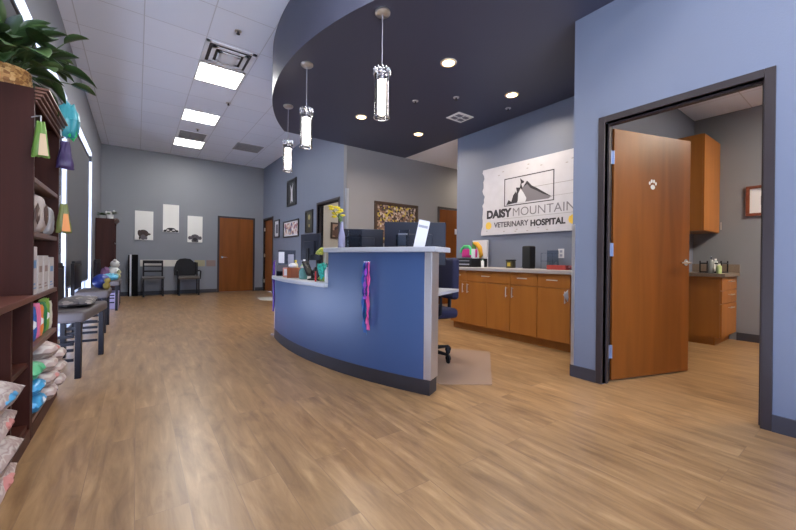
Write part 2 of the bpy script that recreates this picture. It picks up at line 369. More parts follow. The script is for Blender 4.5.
# the round-fronted dropped soffit over the desk
def arc(cx,cy,r,y0,y1,n):
    out = []
    for i in range(n+1):
        y = y0+(y1-y0)*i/n; out.append((cx-math.sqrt(r*r-(y-cy)**2), y))
    return out
sa = arc(4.92,3.8,3.64,0.67,5.9,64)
poly = sa + [(4.45,5.9),(4.45,1.75),(3.3,1.75),(3.3,1.63),(3.07,1.63)]
struct('ceiling_soffit', MB().prism(poly, SOF, CEIL), NAVY, smooth=30)
# baseboards
H_B = 0.1
def bb(name, *boxes):
    b = MB()
    for x0,x1,y0,y1 in boxes: b.box(x0,x1,y0,y1,0,H_B)
    struct(name, b, BASE)
bb('baseboard_far', (XL,1.84,YF-.012,YF), (2.88,XM,YF-.012,YF))
bb('baseboard_left', (XL,XL+.012,-2.5,-.1+.25), (XL,XL+.012,9.08,YF-.012))
bb('baseboard_right', (XR-.012,XR,-2.5,D0-.05), (XR-.012,XR,D1+.05,1.63), (XR,3.3,1.63,1.642))
bb('baseboard_exam_room', (6.308,6.32,-1.7,1.165), (XR+.13,5.6,1.618,1.63))
bb('baseboard_gallery', (XM-.012,XM,6.02,O0-.05),(XM-.012,XM,O1+.05,F0-.05))
bb('baseboard_corridor_back', (XM,CD0-.05,5.888,5.9))
bb('baseboard_sign', (4.438,4.45,3.85,4.4))
# metal corner guards
def guard(x,y,z1,n,sx,sy):
    b = MB(); b.box(min(x,x+sx*.045),max(x,x+sx*.045),min(y,y-sy*.004),max(y,y-sy*.004),.1,z1)
    b.box(min(x,x-sx*.004),max(x,x-sx*.004),min(y-sy*.004,y+sy*.045),max(y-sy*.004,y+sy*.045),.1,z1); struct('trim_%d'%n, b, STEEL)
b = MB(); b.box(XR-.004,XR,1.606,1.634,.1,1.32); b.box(XR,XR+.05,1.63,1.634,.1,1.32)
struct('trim_1', b, STEEL)
b = MB(); b.box(XM,XM+.045,5.896,5.9,.1,2.3); b.box(XM-.004,XM,5.896,5.95,.1,2.3); struct('trim_2', b, ALU)

# ------------------------------------------------------------------ doors
def door_frame_x(name, x, y0, y1, h, thick, mtl=FRAME, w=.05):
    """frame round an opening in a wall of constant X; y0..y1 is the opening in the wall"""
    b = MB(); xa, xb = x-.012, x+thick+.012
    b.box(xa,xb,y0-w,y0+.0,0,h+w); b.box(xa,xb,y1,y1+w,0,h+w); b.box(xa,xb,y0,y1,h,h+w)
    b.box(x+.04,x+.075,y0,y0+.015,0,h); b.box(x+.04,x+.075,y1-.015,y1,0,h); b.box(x+.04,x+.075,y0+.015,y1-.015,h-.015,h)
    return struct(name, b, mtl, bevel=.003)
def lever(parent, x, y, z, side, face='X', sgn=-1):
    b = MB()
    if face == 'X':
        b.cyl((x,y,z),(x+sgn*.012,y,z),.03); b.cyl((x+sgn*.012,y,z),(x+sgn*.05,y,z),.011); b.tube([(x+sgn*.05,y,z),(x+sgn*.052,y+side*.05,z),(x+sgn*.048,y+side*.12,z-.004)],.009)
    else:
        b.cyl((x,y,z),(x,y+sgn*.012,z),.03); b.cyl((x,y+sgn*.012,z),(x,y+sgn*.05,z),.011); b.tube([(x,y+sgn*.05,z),(x+side*.05,y+sgn*.052,z),(x+side*.12,y+sgn*.048,z-.004)],.009)
    return b.build('door_handle', CHROME, parent, label='chrome lever handle', smooth=40)
# exam room door: frame and open leaf
fr = door_frame_x('door_1', XR, D0, D1, DH, .12)
leaf = MB().box(0,.045,-.925,0,.012,DH-.02).build('door_leaf', DOORW, fr, bevel=.002)
leaf.location = (XR+.135, D1-.012, 0); leaf.rotation_euler = (0,0,R(72.5))
lever(leaf, 0, -.865, 1.0, 1); lever(leaf, .045, -.865, 1.0, 1, sgn=1)
b = MB()
for (cx,cz,rx,rz) in ((0,0,.026,.021),(-.037,.032,.010,.015),(-.014,.05,.011,.016),(.014,.05,.011,.016),(.037,.032,.010,.015)):
    b.prism([(-.45+cx+rx*math.cos(a*PI/8), 1.655+cz+rz*math.sin(a*PI/8)) for a in range(16)], -.0015, 0, 'YZ')
b.build('paw_print', mat('decal_white',(225,222,215)), leaf, label='white paw print decal')
for z in (.25,1.1,1.87):
    b = MB(); b.box(XR+.075,XR+.135,D1-.004,D1,z-.055,z+.055); b.cyl((XR+.135,D1-.008,z-.055),(XR+.135,D1-.008,z+.055),.008,seg=10)
    b.build('hinge', mat('hinge_steel',(150,165,195),.35,.5), fr)
# far wall door (closed)
fd = MB(); x0, x1 = 1.895, 2.81
fd.box(x0-.05,x0,YF-.02,YF,0,DH+.05); fd.box(x1,x1+.05,YF-.02,YF,0,DH+.05); fd.box(x0,x1,YF-.02,YF,DH,DH+.05)
fr = struct('door_2', fd, FRAME)
MB().box(x0,x1,YF-.012,YF-.001,.01,DH).build('door_leaf', DOORW, fr)
lever(fr, x0+.07, YF-.012, 1.0, 1, face='Y')
# gallery wall far door, standing ajar
fr = door_frame_x('door_3', XM, F0, F1, DH, .12)
leaf = MB().box(0,.045,-.83,0,.012,DH-.02).build('door_leaf', DOORW, fr); leaf.location = (XM+.03,F1-.03,0); leaf.rotation_euler = (0,0,R(4))
b = MB()
for z in (.3,1.07,1.85): b.box(XM-.004,XM+.03,F1-.035,F1-.002,z-.05,z+.05)
b.build('hinge', mat('hinge_light',(205,200,190),.35,.5), fr)
# open office doorway
door_frame_x('door_4', XM, O0, O1, DH, .12)
# corridor door, ajar
b = MB(); b.box(CD0-.05,CD0,5.888,6.03,0,DH+.05); b.box(CD1,CD1+.05,5.888,6.03,0,DH+.05); b.box(CD0,CD1,5.888,6.03,DH,DH+.05)
fr = struct('door_5', b, FRAME); leaf = MB().box(0,.92,0,.045,.012,DH-.01).build('door_leaf', DOORW, fr); leaf.location = (CD0+.005,5.89,0)
leaf.rotation_euler = (0,0,R(-8))

# ------------------------------------------------------------------ window shades
for i,(a,c) in enumerate(WIN):
    lab = ['grey roller shade drawn down behind the tall bookcase, nearest of the left wall','grey roller shade in the window bay between tall bookcase and wide chair','grey roller shade of the farthest window bay, beside the far bookcase'][i]
    s = thing('roller_shade', lab, 'window shade', (XL-.036, (a+c)/2, 0), 0, 'roller shades on the left wall')
    h = (c-a)/2
    MB().box(-.002,.002,-h+.05,h-.06,.58,WT-.14).build('shade_cloth', SHADE, s)
    MB().cyl((0,-h+.03,WT-.12),(0,h-.035,WT-.12),.02).build('shade_roller', mat('shade_tube',(60,60,64),.5), s, smooth=40)
    MB().box(-.008,.008,-h+.06,h-.07,.55,.58).build('hem_bar', ALU, s)
    for q in (h-.03,-h): MB().box(-.03,.035,q,q+.03,WT-.16,WT-.06).build('bracket', mat('bracket_dark',(45,46,52),.4), s)

# ------------------------------------------------------------------ ceiling fixtures
def troffer(x0,y0,label,z=CEIL,w=.61,mtl=EMIT):
    t = thing('ceiling_light', label, 'ceiling light', (x0,y0,z), 0, 'ceiling light panels')
    b = MB(); q=.022
    b.box(0,w,0,q,-.014,0); b.box(0,w,w-q,w,-.014,0); b.box(0,q,q,w-q,-.014,0); b.box(w-q,w,q,w-q,-.014,0)
    b.build('frame', WHITE, t); MB().box(q,w-q,q,w-q,-.008,-.002).build('diffuser', mtl, t); return t
troffer(.67,5.65,'square white light panel nearest the camera, in front of the large air vent')
troffer(.67,7.62,'square white light panel, middle one of the row in the waiting area ceiling')
troffer(.67,9.59,'square white light panel nearest the far wall, beside the striped vent')
for (x,y) in ((.67,1.71),(.67,-.26),(-.0+.67,-2.2)): troffer(x,y,'added unseen light panel over the entrance area, '+('nearest the round soffit' if y>1 else 'middle of the entrance row' if y>-1 else 'closest to the shopfront window'))  # unseen panels added behind the camera for fill light
troffer(4.9,-.9,'unseen light panel added in the exam room ceiling',2.99,.61,mat('exam_fill_panel',(255,240,220),.6,emit=85))  # out-of-view panel added to brighten the exam room
troffer(4.3,6.6,'unseen light panel added in the office ceiling behind the open doorway',2.8)  # out-of-view panel added to light the office
troffer(6.6,4.85,'unseen light panel added in the corridor ceiling',SOF,.61, mat('corridor_fill_panel',(255,240,222),.6,emit=30))  # added panel, kept out of sight, brightens the corridor
def diffuser_vent(x,y,s,label,z=CEIL,rz=0):
    t = thing('air_vent', label, 'air vent', (x,y,z), rz, 'ceiling vents')
    dk = mat('vent_dark',(70,70,74),.6); wm = mat('vent_white',(236,238,244),.5)
    MB().box(-s/2+.02,s/2-.02,-s/2+.02,s/2-.02,-.004,-.001).build('opening', dk, t)
    b = MB()
    for k,(r,zz) in enumerate(((s/2,-.012),(s/2-.085,-.022),(s/2-.165,-.03))):
        if r < .03: continue
        q = .045
        for a in range(4):
            rr = Matrix.Rotation(a*PI/2,3,'Z'); b.box(-r,r,r-q,r,zz-.004,zz+.008, rot=rr)
    b.build('louvre_ring', wm, t); MB().box(-s*.16,s*.16,-s*.16,s*.16,-.034,-.028).build('centre_plate', wm, t); return t
diffuser_vent(.975,5.32,.6,'large square louvred vent next to the nearest light panel')
t = thing('air_vent','slotted square vent beside the farthest light panel','air vent',(.975,9.24,CEIL),0,'ceiling vents')
MB().box(-.29,.29,-.29,.29,-.008,0).build('frame', mat('vent_white',(236,238,244),.5), t)
b = MB()
for k in range(7): b.box(-.25,.25,-.25+k*.075,-.215+k*.075,-.012,-.008)
b.build('slot', mat('vent_dark',(70,70,74),.6), t)
t = thing('return_grille','grey perforated return grille near the round soffit','air vent',(2.2,9.4,CEIL))
MB().box(-.3,.3,-.3,.3,-.012,0).build('frame', mat('grille_grey',(160,160,163),.6), t); MB().box(-.27,.27,-.27,.27,-.016,-.012).build('grille', blotch_mat('perforated',[(135,135,138),(160,160,163)],120), t)
t = thing('air_vent','small white three-slot vent in the dark blue soffit','air vent',(3.8,3.72,SOF),0)
MB().box(-.15,.15,-.13,.13,-.01,0).build('frame', WHITE, t)
b = MB()
for k,(u,v) in enumerate(((-.06,-.05),(.065,-.05),(-.06,.05),(.065,.05))): b.box(u-.05,u+.05,v-.035,v+.035,-.013,-.01)
b.build('slot', mat('slot_grey',(110,112,120),.6), t)
def sprinkler(x,y,z,label):
    t = thing('fire_sprinkler', label, 'sprinkler', (x,y,z), 0, 'ceiling sprinklers')
    MB().lathe([(0,-.006),(.036,-.006),(.04,0),(0,0)]).build('escutcheon', STEEL, t, smooth=40)
    MB().cyl((0,0,-.006),(0,0,-.035),.01).cyl((0,0,-.035),(0,0,-.038),.022).build('head', mat('sprinkler_dark',(70,68,70),.4,.6), t)
sprinkler(.96,4.64,CEIL,'small sprinkler in the white ceiling in front of the large vent')
sprinkler(1.28,6.9,CEIL,'small sprinkler between the nearest and middle light panels')
sprinkler(1.02,8.72,CEIL,'small sprinkler between the middle and farthest light panels')
sprinkler(2.95,3.7,SOF,'small sprinkler in the dark soffit left of the white vent')
sprinkler(3.3,3.3,SOF,'small sprinkler in the middle of the dark soffit')
sprinkler(4.1,3.1,SOF,'small sprinkler in the dark soffit close to the sign wall')
sprinkler(5.3,.75,2.99,'small sprinkler in the exam room ceiling')
def downlight(x,y,label):
    t = thing('recessed_downlight', label, 'recessed light', (x,y,SOF), 0, 'recessed lights in the soffit')
    MB().lathe([(.062,-.002),(.064,-.008),(.085,-.006),(.088,0),(.062,0)]).build('trim_ring', mat('trim_warm',(215,195,170),.4), t, smooth=40)
    MB().cyl((0,0,-.001),(0,0,-.005),.062).build('lens', WARM, t)
    l = bpy.data.lights.new('lamp','AREA'); l.shape = 'DISK'; l.size = .12; l.energy = DOWN_W; l.color = (1,.88,.74); l.spread = R(150)
    o = bpy.data.objects.new('lamp_light', l); C.objects.link(o); o.parent = t; o.location = (0,0,-.012)
downlight(2.65,2.77,'warm recessed downlight nearest the camera, right of the largest pendant')
downlight(3.8,2.82,'warm recessed downlight nearest the sign wall, right end of the soffit')
downlight(2.65,4.6,'warm recessed downlight just left of the base of the largest pendant')
downlight(3.77,4.64,'warm recessed downlight beside the small white soffit vent, deepest in')
def pendant():
    t = thing('pendant_light','', 'pendant light')
    MB().lathe([(0,0),(.065,0),(.066,-.014),(.055,-.026),(.012,-.032),(0,-.032)]).build('canopy', mat('nickel',(190,186,182),.3,.9), t, smooth=40)
    MB().cyl((0,0,-.03),(0,0,-.46),.0035,seg=8).build('cord', mat('cord_grey',(150,150,158),.4), t)
    dz = -.035
    MB().cyl((0,0,-.45),(0,0,-.49),.0035,seg=8).lathe([(0,-.44+dz),(.012,-.45+dz),(.016,-.49+dz),(.036,-.497+dz),(.038,-.55+dz),(.0,-.55+dz)]).build('socket_cap', CHROME, t, smooth=40)
    MB().lathe([(.0,-.551+dz),(.034,-.551+dz),(.034,-.82+dz),(.03,-.832+dz),(0,-.832+dz)]).build('frosted_tube', PEM, t, smooth=40)
    MB().lathe([(.062,-.5+dz),(.062,-.86+dz),(.0605,-.86+dz),(.0605,-.5+dz),(.062,-.5+dz)]).build('glass_cylinder', glass_mat('pendant_glass',(236,236,238),.16,.08), t, smooth=40)
    b = MB()
    for k in range(12):
        a = 2*PI*k/12; b.torus((.062*math.cos(a),.062*math.sin(a),-.478+dz),.019,.0035, axis='X' if abs(math.cos(a))>.7 else 'Y', seg=12, ms=5)
        b.sph((.066*math.cos(a),.066*math.sin(a),-.452+dz),.008,8,6)
    b.torus((0,0,-.5+dz),.066,.005); b.torus((0,0,-.79+dz),.064,.003); b.torus((0,0,-.86+dz),.065,.005)
    for k in range(4):
        a = 2*PI*k/4+.4; b.cyl((.066*math.cos(a),.066*math.sin(a),-.86+dz),(.066*math.cos(a),.066*math.sin(a),-.46+dz),.0025,seg=6)
    b.build('wire_cage', CHROME, t, smooth=60); return t
p0 = pendant()
for i,(x,y,lab) in enumerate(((1.66,2.54,'glass cylinder pendant light hanging nearest, the largest of three'),(1.46,3.71,'glass cylinder pendant light hanging in the middle of the three'),(1.66,4.88,'glass cylinder pendant light hanging farthest, smallest of three in view'))):
    o = p0 if i == 0 else dup(p0)
    o.location = (x,y,SOF); o['label'] = lab; o['group'] = 'pendant lights over the desk'

# ------------------------------------------------------------------ reception desk (all curves about one centre)
CX, CY, RD = 5.64, 3.8, 4.3
def pol(r, th): return (CX-r*math.cos(th), CY-r*math.sin(th))
def ring(r0, r1, t0, t1, n=30):
    a = [pol(r0,t0+(t1-t0)*i/n) for i in range(n+1)]; b_ = [pol(r1,t1+(t0-t1)*i/n) for i in range(n+1)]
    return a+b_
T1 = math.asin(1.82/4.3); TS = math.asin(.78/4.3); T0 = -math.asin(.72/4.3)
desk = thing('reception_desk','blue curved reception desk with tall end and lower counter','desk',(0,0,0))
def endcurve(r, n=8):
    """far end rounds off into a return panel"""
    px,py = pol(r,T0); return px,py
b = MB()
b.prism(ring(RD,RD-.125,TS,T1-.0005), .11, 1.055)
b.prism(ring(RD,RD-.125,T0,TS), .11, .735)
x,y = pol(RD,T0)
rc = .12
pts = [(x,y-.002)] + [(x+rc-rc*math.cos(a), y+rc*math.sin(a)) for a in [PI/2*i/8 for i in range(1,9)]] + [(3.0,y+rc),(3.0,y-.03),(x+.15,y-.03),(x+.15,y-.002)]
b.prism(pts, .11, .735)
b.build('curved_panel', DESK, desk, smooth=30)
b = MB(); b.prism(ring(RD+.004,RD-.125,T0,T1), 0, .11); b.prism([(px+(-.004 if i<9 else 0),py) for i,(px,py) in enumerate(pts)], 0, .11)
b.build('kick_base', KICK, desk, smooth=30)
b = MB(); tw = .014
b.prism(ring(RD+.006,RD-.131,T1-.012,T1+.002,4), .112, 1.055)
b.build('end_cap', STEEL, desk, label='brushed steel end cap', bevel=.004)
b = MB(); b.prism(ring(RD+.04,RD-.27,TS-.006,T1+.012), 1.055, 1.095); b.build('transaction_top', SLAB, desk, label='light grey laminate top', smooth=30, bevel=.006)
b = MB(); b.prism(ring(RD+.035,RD-.78,T0-.02,TS-.001), .735, .775); b.prism([pol(RD+.035,T0-.02),(x-.01,y+.11),(x+.06,y+.15),(3.02,y+.15),(3.02,y-.3),pol(RD-.78,T0-.02)], .735,.775)
b.build('low_counter', SLAB, desk, label='light grey laminate counter', smooth=30, bevel=.006)
b = MB(); b.prism(ring(RD-.127,RD-.72,TS+.001,T1-.01), .71, .735); b.build('work_surface', SLAB, desk, smooth=30)
for th, rr in ((T1-.2,RD-.6),(.0,RD-.74)):
    a_ = pol(rr,th); MB().cyl((a_[0],a_[1],0),(a_[0],a_[1],.709 if th>.1 else .734),.025).build('leg', STEEL, desk, smooth=40)
zt = 1.095; zl = .775; zw = .735

# monitors
def monitor(x,y,z,rz,w,h,lift,label):
    """screen looks along local +Y, back towards local -Y"""
    t = thing('computer_monitor', label, 'monitor', (x,y,z), rz, 'monitors on the desk')
    MB().rbox(-w/2,w/2,-.012,.012,lift,lift+h,.006).build('screen_shell', DARKSCR, t, smooth=40)
    MB().box(-w/2+.012,w/2-.012,.012,.013,lift+.015,lift+h-.012).build('screen', mat('screen_face',(18,22,32),.15), t)
    b = MB().rbox(-w*.28,w*.28,-.04,-.012,lift+h*.2,lift+h*.72,.01); b.build('back_housing', DARKSCR, t, smooth=40)
    MB().box(-.03,.03,-.06,-.04,.012,lift+h*.45).build('stand_neck', BLACK, t, bevel=.004)
    MB().rbox(-.11,.11,-.12,.07,0,.014,.005).build('stand_base', BLACK, t, smooth=40); return t
# facing away from the camera towards the staff side
monitor(2.2,2.74,zw,-math.atan2(.589,.808),.6,.42,.21,'wide black monitor seen from behind at the near end of the desk')
monitor(2.0,3.40,zl,-math.atan2(.589,.808)+.1,.44,.33,.22,'dark monitor seen from behind, between yellow flowers and the widest monitor')
monitor(1.82,4.42,zl,R(-80),.46,.34,.2,'dark monitor behind the low counter, seen from behind, farthest one')

# things on the tall transaction top
t = thing('flower_vase','slim lavender glass vase of yellow flowers on tall desk top','vase',(1.74,3.42,0),0)
t.location = (pol(RD-.14,.186)[0], pol(RD-.14,.186)[1], zt)
MB().lathe([(0,0),(.03,0),(.033,.04),(.03,.12),(.014,.19),(.012,.24),(.015,.25),(.011,.25)]).build('vase', mat('lavender_glass',(190,190,225),.15,trans=.4), t, smooth=40)
b = MB(); fl = MB(); rnd = random.Random(3)
for k in range(11):
    a = rnd.uniform(0,2*PI); r = rnd.uniform(.01,.075); z = .335+rnd.uniform(-.05,.07); p = (-.03+r*math.cos(a), .05+r*math.sin(a), z)
    b.tube([(0,0,.2),(p[0]*.4,p[1]*.4,.3),p],.002,5)
    for q in range(7):
        an = q*2*PI/7; fl.sph((p[0]+.014*math.cos(an),p[1]+.014*math.sin(an),p[2]+.003),(.012,.012,.008),8,6)
    fl.sph(p,(.01,.01,.012),8,6)
b.build('stems', mat('stem_green',(90,120,60),.6), t); fl.build('blossoms', mat('yellow_petals',(222,200,40),.6), t, label='yellow blossoms', smooth=60)
def holder(th, r, w, h, label, filled=None):
    x_,y_ = pol(r,th); t = thing('brochure_holder', label, 'holder', (x_,y_,zt), -R(90)-th+R(90)*0+R(52), 'clear acrylic holders')
    b = MB(); b.box(-w/2,w/2,-.035,-.031,0,h*.7); b.box(-w/2,w/2,.031,.035,0,h); b.box(-w/2,-w/2+.004,-.031,.031,0,h*.7); b.box(w/2-.004,w/2,-.031,.031,0,h*.7); b.box(-w/2+.004,w/2-.004,-.031,.031,0,.004)
    b.build('acrylic_pocket', ACRYL, t)
    if filled: MB().box(-w/2+.008,w/2-.008,-.01,.012,.006,h*.8).build('cards', filled, t)
    return t
holder(.232,RD-.12,.13,.17,'clear acrylic brochure holder on tall desk top beside the vase')
holder(.352,RD-.19,.09,.15,'clear acrylic holder on tall desk top, left of the white card', mat('grey_cards',(120,124,135),.5))
x_,y_ = pol(RD-.2,.388); t = thing('table_tent_card','white folded card standing slanted on near end of desk top','sign card',(x_,y_,zt),-R(36))
M = Matrix.Rotation(R(12),3,'Y')
MB().box(-.045,.045,-.002,.002,0,.22, rot=M).build('front_leaf', CARD, t)
MB().box(-.045,.045,.0,.004,0,.24, rot=Matrix.Rotation(R(-14),3,'X')@M).build('rear_leaf', CARD, t)
MB().box(-.04,.035,-.004,-.0025,.165,.185, rot=M).build('printed_band', mat('print_grey',(150,152,160),.6), t)

# lanyards / leashes
def leash_bundle(name, label, pts_list, cols, loc, rz=0):
    t = thing(name, label, 'leash', loc, rz)
    MB().cyl((0,0,.0),(-.05,0,.0),.004).sph((-.05,0,0),.007,10,8).build('hook', CHROME, t, smooth=40)
    for pts, c in zip(pts_list, cols):
        b = MB(); n = len(pts)
        for k in range(n-1):
            p, q = Vector(pts[k]), Vector(pts[k+1]); 
        w = .017
        vs = []
        for k,p in enumerate(pts):
            tw = math.sin(k*1.1+len(vs)*.01)*.6
            dx, dy = math.sin(tw)*w, math.cos(tw)*w
            vs.append((b.b.verts.new((p[0]-dx,p[1]-dy,p[2])), b.b.verts.new((p[0]+dx,p[1]+dy,p[2])), b.b.verts.new((p[0]+dx-.003,p[1]+dy,p[2])), b.b.verts.new((p[0]-dx-.003,p[1]-dy,p[2]))))
        for u,v in zip(vs,vs[1:]):
            for k in range(4): b.b.faces.new((u[k],u[(k+1)%4],v[(k+1)%4],v[k]))
        b.b.faces.new(vs[0]); b.b.faces.new(vs[-1][::-1])
        b.build('strap', c, t)
    return t
def hang(y0, y1, z1, xo, bow=.01, n=16):
    return [(xo-.008*math.sin(3*i/n+y0*40), y0+(y1-y0)*(i/n)+bow*math.sin(PI*i/n), z1*i/n) for i in range(n+1)]
PU = mat('purple_nylon',(88,48,150),.55); BL = mat('blue_nylon',(20,90,170),.5); PK = mat('pink_nylon',(220,80,150),.5); TE = mat('teal_nylon',(40,160,190),.5); MG = mat('violet_nylon',(150,70,190),.5)
th = math.asin((CY-2.50)/RD); px,py = pol(RD,th)
t = leash_bundle('leash_bundle','bundle of blue, pink and purple leashes hanging on the curved desk front',
    [hang(.03,.045,-.55,-.012),hang(.018,.022,-.58,-.036,.012),hang(-.01,-.03,-.55,-.014,-.012),hang(-.02,-.035,-.5,-.022,-.018),hang(.03,.04,-.62,-.03),hang(.025,.05,-.66,-.01,.01),hang(.012,.016,-.54,-.045),hang(-.02,-.03,-.30,-.04),hang(.02,.03,-.34,-.038)],
    [PU,BL,PK,PK,TE,BL,BL,MG,PU], (px,py,.975), -th*1.0)
# purple leashes at the far end of the desk
x,y = pol(RD,T0)
t = thing('leash_display','purple leashes hanging from a slim post at far end of desk','leash',(x+.06,y+.20,0))
MB().cyl((0,0,.0),(0,0,.97),.006,seg=10).cyl((0,0,0),(0,0,.012),.05).build('post', STEEL, t, smooth=40)
for k,(dx,dy) in enumerate(((-.02,.0),(-.028,-.016),(-.018,.018))):
    b = MB(); b.tube([(0,0,.965),(dx*.8,dy,.94),(dx*.9,dy*1.2,.7),(dx*.8,dy*1.4,.45),(dx,dy,.36-.03*k)],.011,8); b.build('strap', PU, t, smooth=60)

# things on the low counter
def at_low(yv, dr): th = math.asin((CY-yv)/RD); p = pol(RD-dr,th); return (p[0],p[1],zl)
l = at_low(4.0,.1); t = thing('tissue_box','brown wooden box with white tissue on low counter','tissue box',l,R(-30))
MB().rbox(-.065,.065,-.065,.065,0,.115,.004).build('box', wood('box_wood',(120,62,30),(150,82,42),.4), t, smooth=40)
b = MB()
for k in range(5): b.sph((random.uniform(-.03,.03),random.uniform(-.03,.03),.135+random.uniform(0,.015)),(.036,.03,.024),12,8)
b.build('tissue', CARD, t, label='white tissue', smooth=60)
l = at_low(4.2,.07); t = thing('card_display','small pink and white printed card box at far end of low counter','card box',l,R(-35))
MB().box(-.035,.035,-.03,.03,0,.11).build('box', mat('salmon_card',(205,140,130),.6), t); MB().box(-.02,.018,-.032,-.03,.02,.095).build('label_panel', CARD, t)
def bottle(x,y,z,r,h,body,cap,label,cat='bottle',group=None,name='bottle'):
    t = thing(name, label, cat, (x,y,z), 0, group)
    MB().lathe([(0,0),(r,0),(r,h*.68),(r*.85,h*.76),(r*.38,h*.84),(r*.38,h*.88),(0,h*.88)],seg=20).build('body', body, t, smooth=40)
    MB().lathe([(0,h*.86),(r*.46,h*.86),(r*.46,h),(0,h)],seg=16).build('cap', cap, t, smooth=40); return t
l = at_low(4.3,.2); bottle(l[0],l[1],zl,.028,.2,mat('cream_bottle',(225,215,170),.4),mat('yellow_cap',(225,200,60),.4),'cream bottle with yellow cap behind the card box on low counter',group='bottles on the low counter')
l = at_low(4.1,.25); bottle(l[0],l[1],zl,.03,.21,mat('white_bottle',(225,225,225),.4),mat('white_cap',(235,235,235),.4),'white bottle behind the brown tissue box on low counter',group='bottles on the low counter')
l = at_low(3.82,.14); bottle(l[0],l[1],zl,.024,.19,mat('green_bottle',(150,170,110),.35),mat('white_cap',(235,235,235),.4),'green bottle just right of the tissue box on low counter',group='bottles on the low counter')
l = at_low(3.70,.10); t = thing('candy_jar','teal glass jar with cream base on low counter','jar',l)
MB().lathe([(0,0),(.04,0),(.045,.03),(.045,.09),(.03,.11),(.03,.12),(0,.12)]).build('jar', mat('teal_glass',(110,165,160),.2,trans=.3), t, smooth=40)
MB().lathe([(0,.12),(.032,.12),(.03,.135),(.008,.14),(0,.15)]).build('lid', STEEL, t, smooth=40)
l = at_low(3.37,.14); t = thing('pen_cup','black pen cup full of pens on low counter','pen cup',l)
MB().lathe([(0,0),(.04,0),(.042,.11),(.038,.11),(.036,.01),(0,.01)]).build('cup', BLACK, t, smooth=40)
for k,c in enumerate([(30,30,34),(40,60,150),(160,30,40),(30,30,34),(210,210,210)]):
    a = k*1.3; MB().cyl((.012*math.cos(a),.012*math.sin(a),.012),(.034*math.cos(a),.034*math.sin(a),.165),.004,seg=8).build('pen', mat('pen%d'%k,c,.4), t)
l = at_low(3.52,.12); t = thing('card_reader','black payment terminal on stand on low counter','card reader',l,R(20))
M = Matrix.Rotation(R(-30),3,'X'); MB().box(-.04,.04,-.012,.012,.06,.22,rot=M).build('terminal', BLACK, t, bevel=.004); MB().box(-.032,.032,-.014,-.012,.14,.2,rot=M).build('screen', mat('screen_face',(18,22,32),.15), t)
MB().lathe([(0,0),(.05,0),(.045,.012),(.012,.02),(.012,.1),(0,.1)]).build('stand', BLACK, t, smooth=40)
# small plush toy wearing bandana: green, teal, yellow
l = at_low(3.17,.07); t = thing('bandana_stack','yellow, green and teal patterned bandanas draped over a stand by desk step','bandana',l)
MB().cyl((0,0,0),(0,0,.3),.008).cyl((0,0,0),(0,0,.01),.04).build('stand', STEEL, t, smooth=40)
def drape(w,h,z,y,m,nm,seed):
    b = MB(); rr = random.Random(seed); n = 14; g = []
    for i in range(n+1):
        a = 2*PI*i/n; row = []
        for j in range(7):
            v = j/6; r = (.012+v*w)*(1+.22*math.sin(a*4+seed)*v); row.append(b.b.verts.new((r*math.cos(a)*.8, y+r*math.sin(a), z-v*v*h)))
        g.append(row)
    for i in range(n):
        for j in range(6): b.b.faces.new((g[i][j],g[i+1][j],g[i+1][j+1],g[i][j+1]))
    o = b.build(nm, m, t, smooth=0); s = o.modifiers.new('s','SOLIDIFY'); s.thickness = .003
def cloth(w,d,h,c,m,nm,seed,rx,ry):
    b = MB(); b.pillow(w,d,h,seed,.45); b.build(nm, m, t, smooth=60); o = t.children[-1] if False else [c_ for c_ in bpy.data.objects if c_.parent == t][-1]; put(o, c, 0, rx, ry)
cloth(.1,.15,.07,(-.03,.0,.2),blotch_mat('teal_print',[(30,150,140),(40,175,160),(20,120,110)],60),'teal_bandana',1,R(60),R(10))
cloth(.09,.16,.06,(-.02,.03,.1),blotch_mat('green_print',[(120,165,60),(90,140,70),(160,180,70)],60),'green_bandana',2,R(75),R(-10))
cloth(.07,.13,.045,(-.02,.05,.27),blotch_mat('yellow_print',[(205,200,80),(150,175,70)],60),'yellow_bandana',5,R(-20),R(5))
l = at_low(3.075,.03); t = thing('soap_bottle','white pump bottle beside the step of the desk','bottle',l)
MB().lathe([(0,0),(.022,0),(.024,.02),(.024,.11),(.01,.13),(.01,.145),(0,.145)]).build('body', mat('white_bottle',(225,225,225),.4), t, smooth=40)
MB().cyl((0,0,.145),(0,0,.17),.005).box(-.006,.006,-.035,.008,.168,.176).build('pump', CHROME, t)
l = at_low(3.62,.3); t = thing('desk_phone','black desk phone on low counter behind the teal jar','phone',l,R(-60))
MB().prism([(-.09,0),(.09,0),(.09,.09),(-.09,.04)],-.1,.1,'YZ').build('phone_body', BLACK, t, bevel=.004)
MB().tube([(-.07,-.08,.075),(-.07,-.05,.11),(-.07,.06,.125),(-.07,.09,.1)],[.024,.016,.016,.024]).build('handset', BLACK, t, smooth=50)
t = thing('red_marker','red marker standing on low counter beside white pump bottle','marker', at_low(3.26,.02)); MB().cyl((0,0,0),(0,0,.1),.008,seg=12).build('barrel', mat('red_plastic',(180,40,40),.4), t, smooth=40); MB().cyl((0,0,.1),(0,0,.14),.0085,seg=12).build('cap', BLACK, t, smooth=40)
l = at_low(4.44,.12); t = thing('brochure_stand','clear acrylic brochure stand with pale leaflets at far end of low counter','holder',l,R(-40))
b = MB(); b.box(-.11,.11,.0,.004,0,.32); b.box(-.11,.11,-.05,-.046,0,.06); b.box(-.11,.11,-.046,0,0,.004); b.build('acrylic_panel', ACRYL, t)
MB().box(-.1,-.03,-.012,-.004,.16,.3).build('leaflet', CARD, t); MB().box(.02,.09,-.012,-.004,.12,.27).build('leaflet', mat('grey_leaflet',(165,165,180),.6), t)
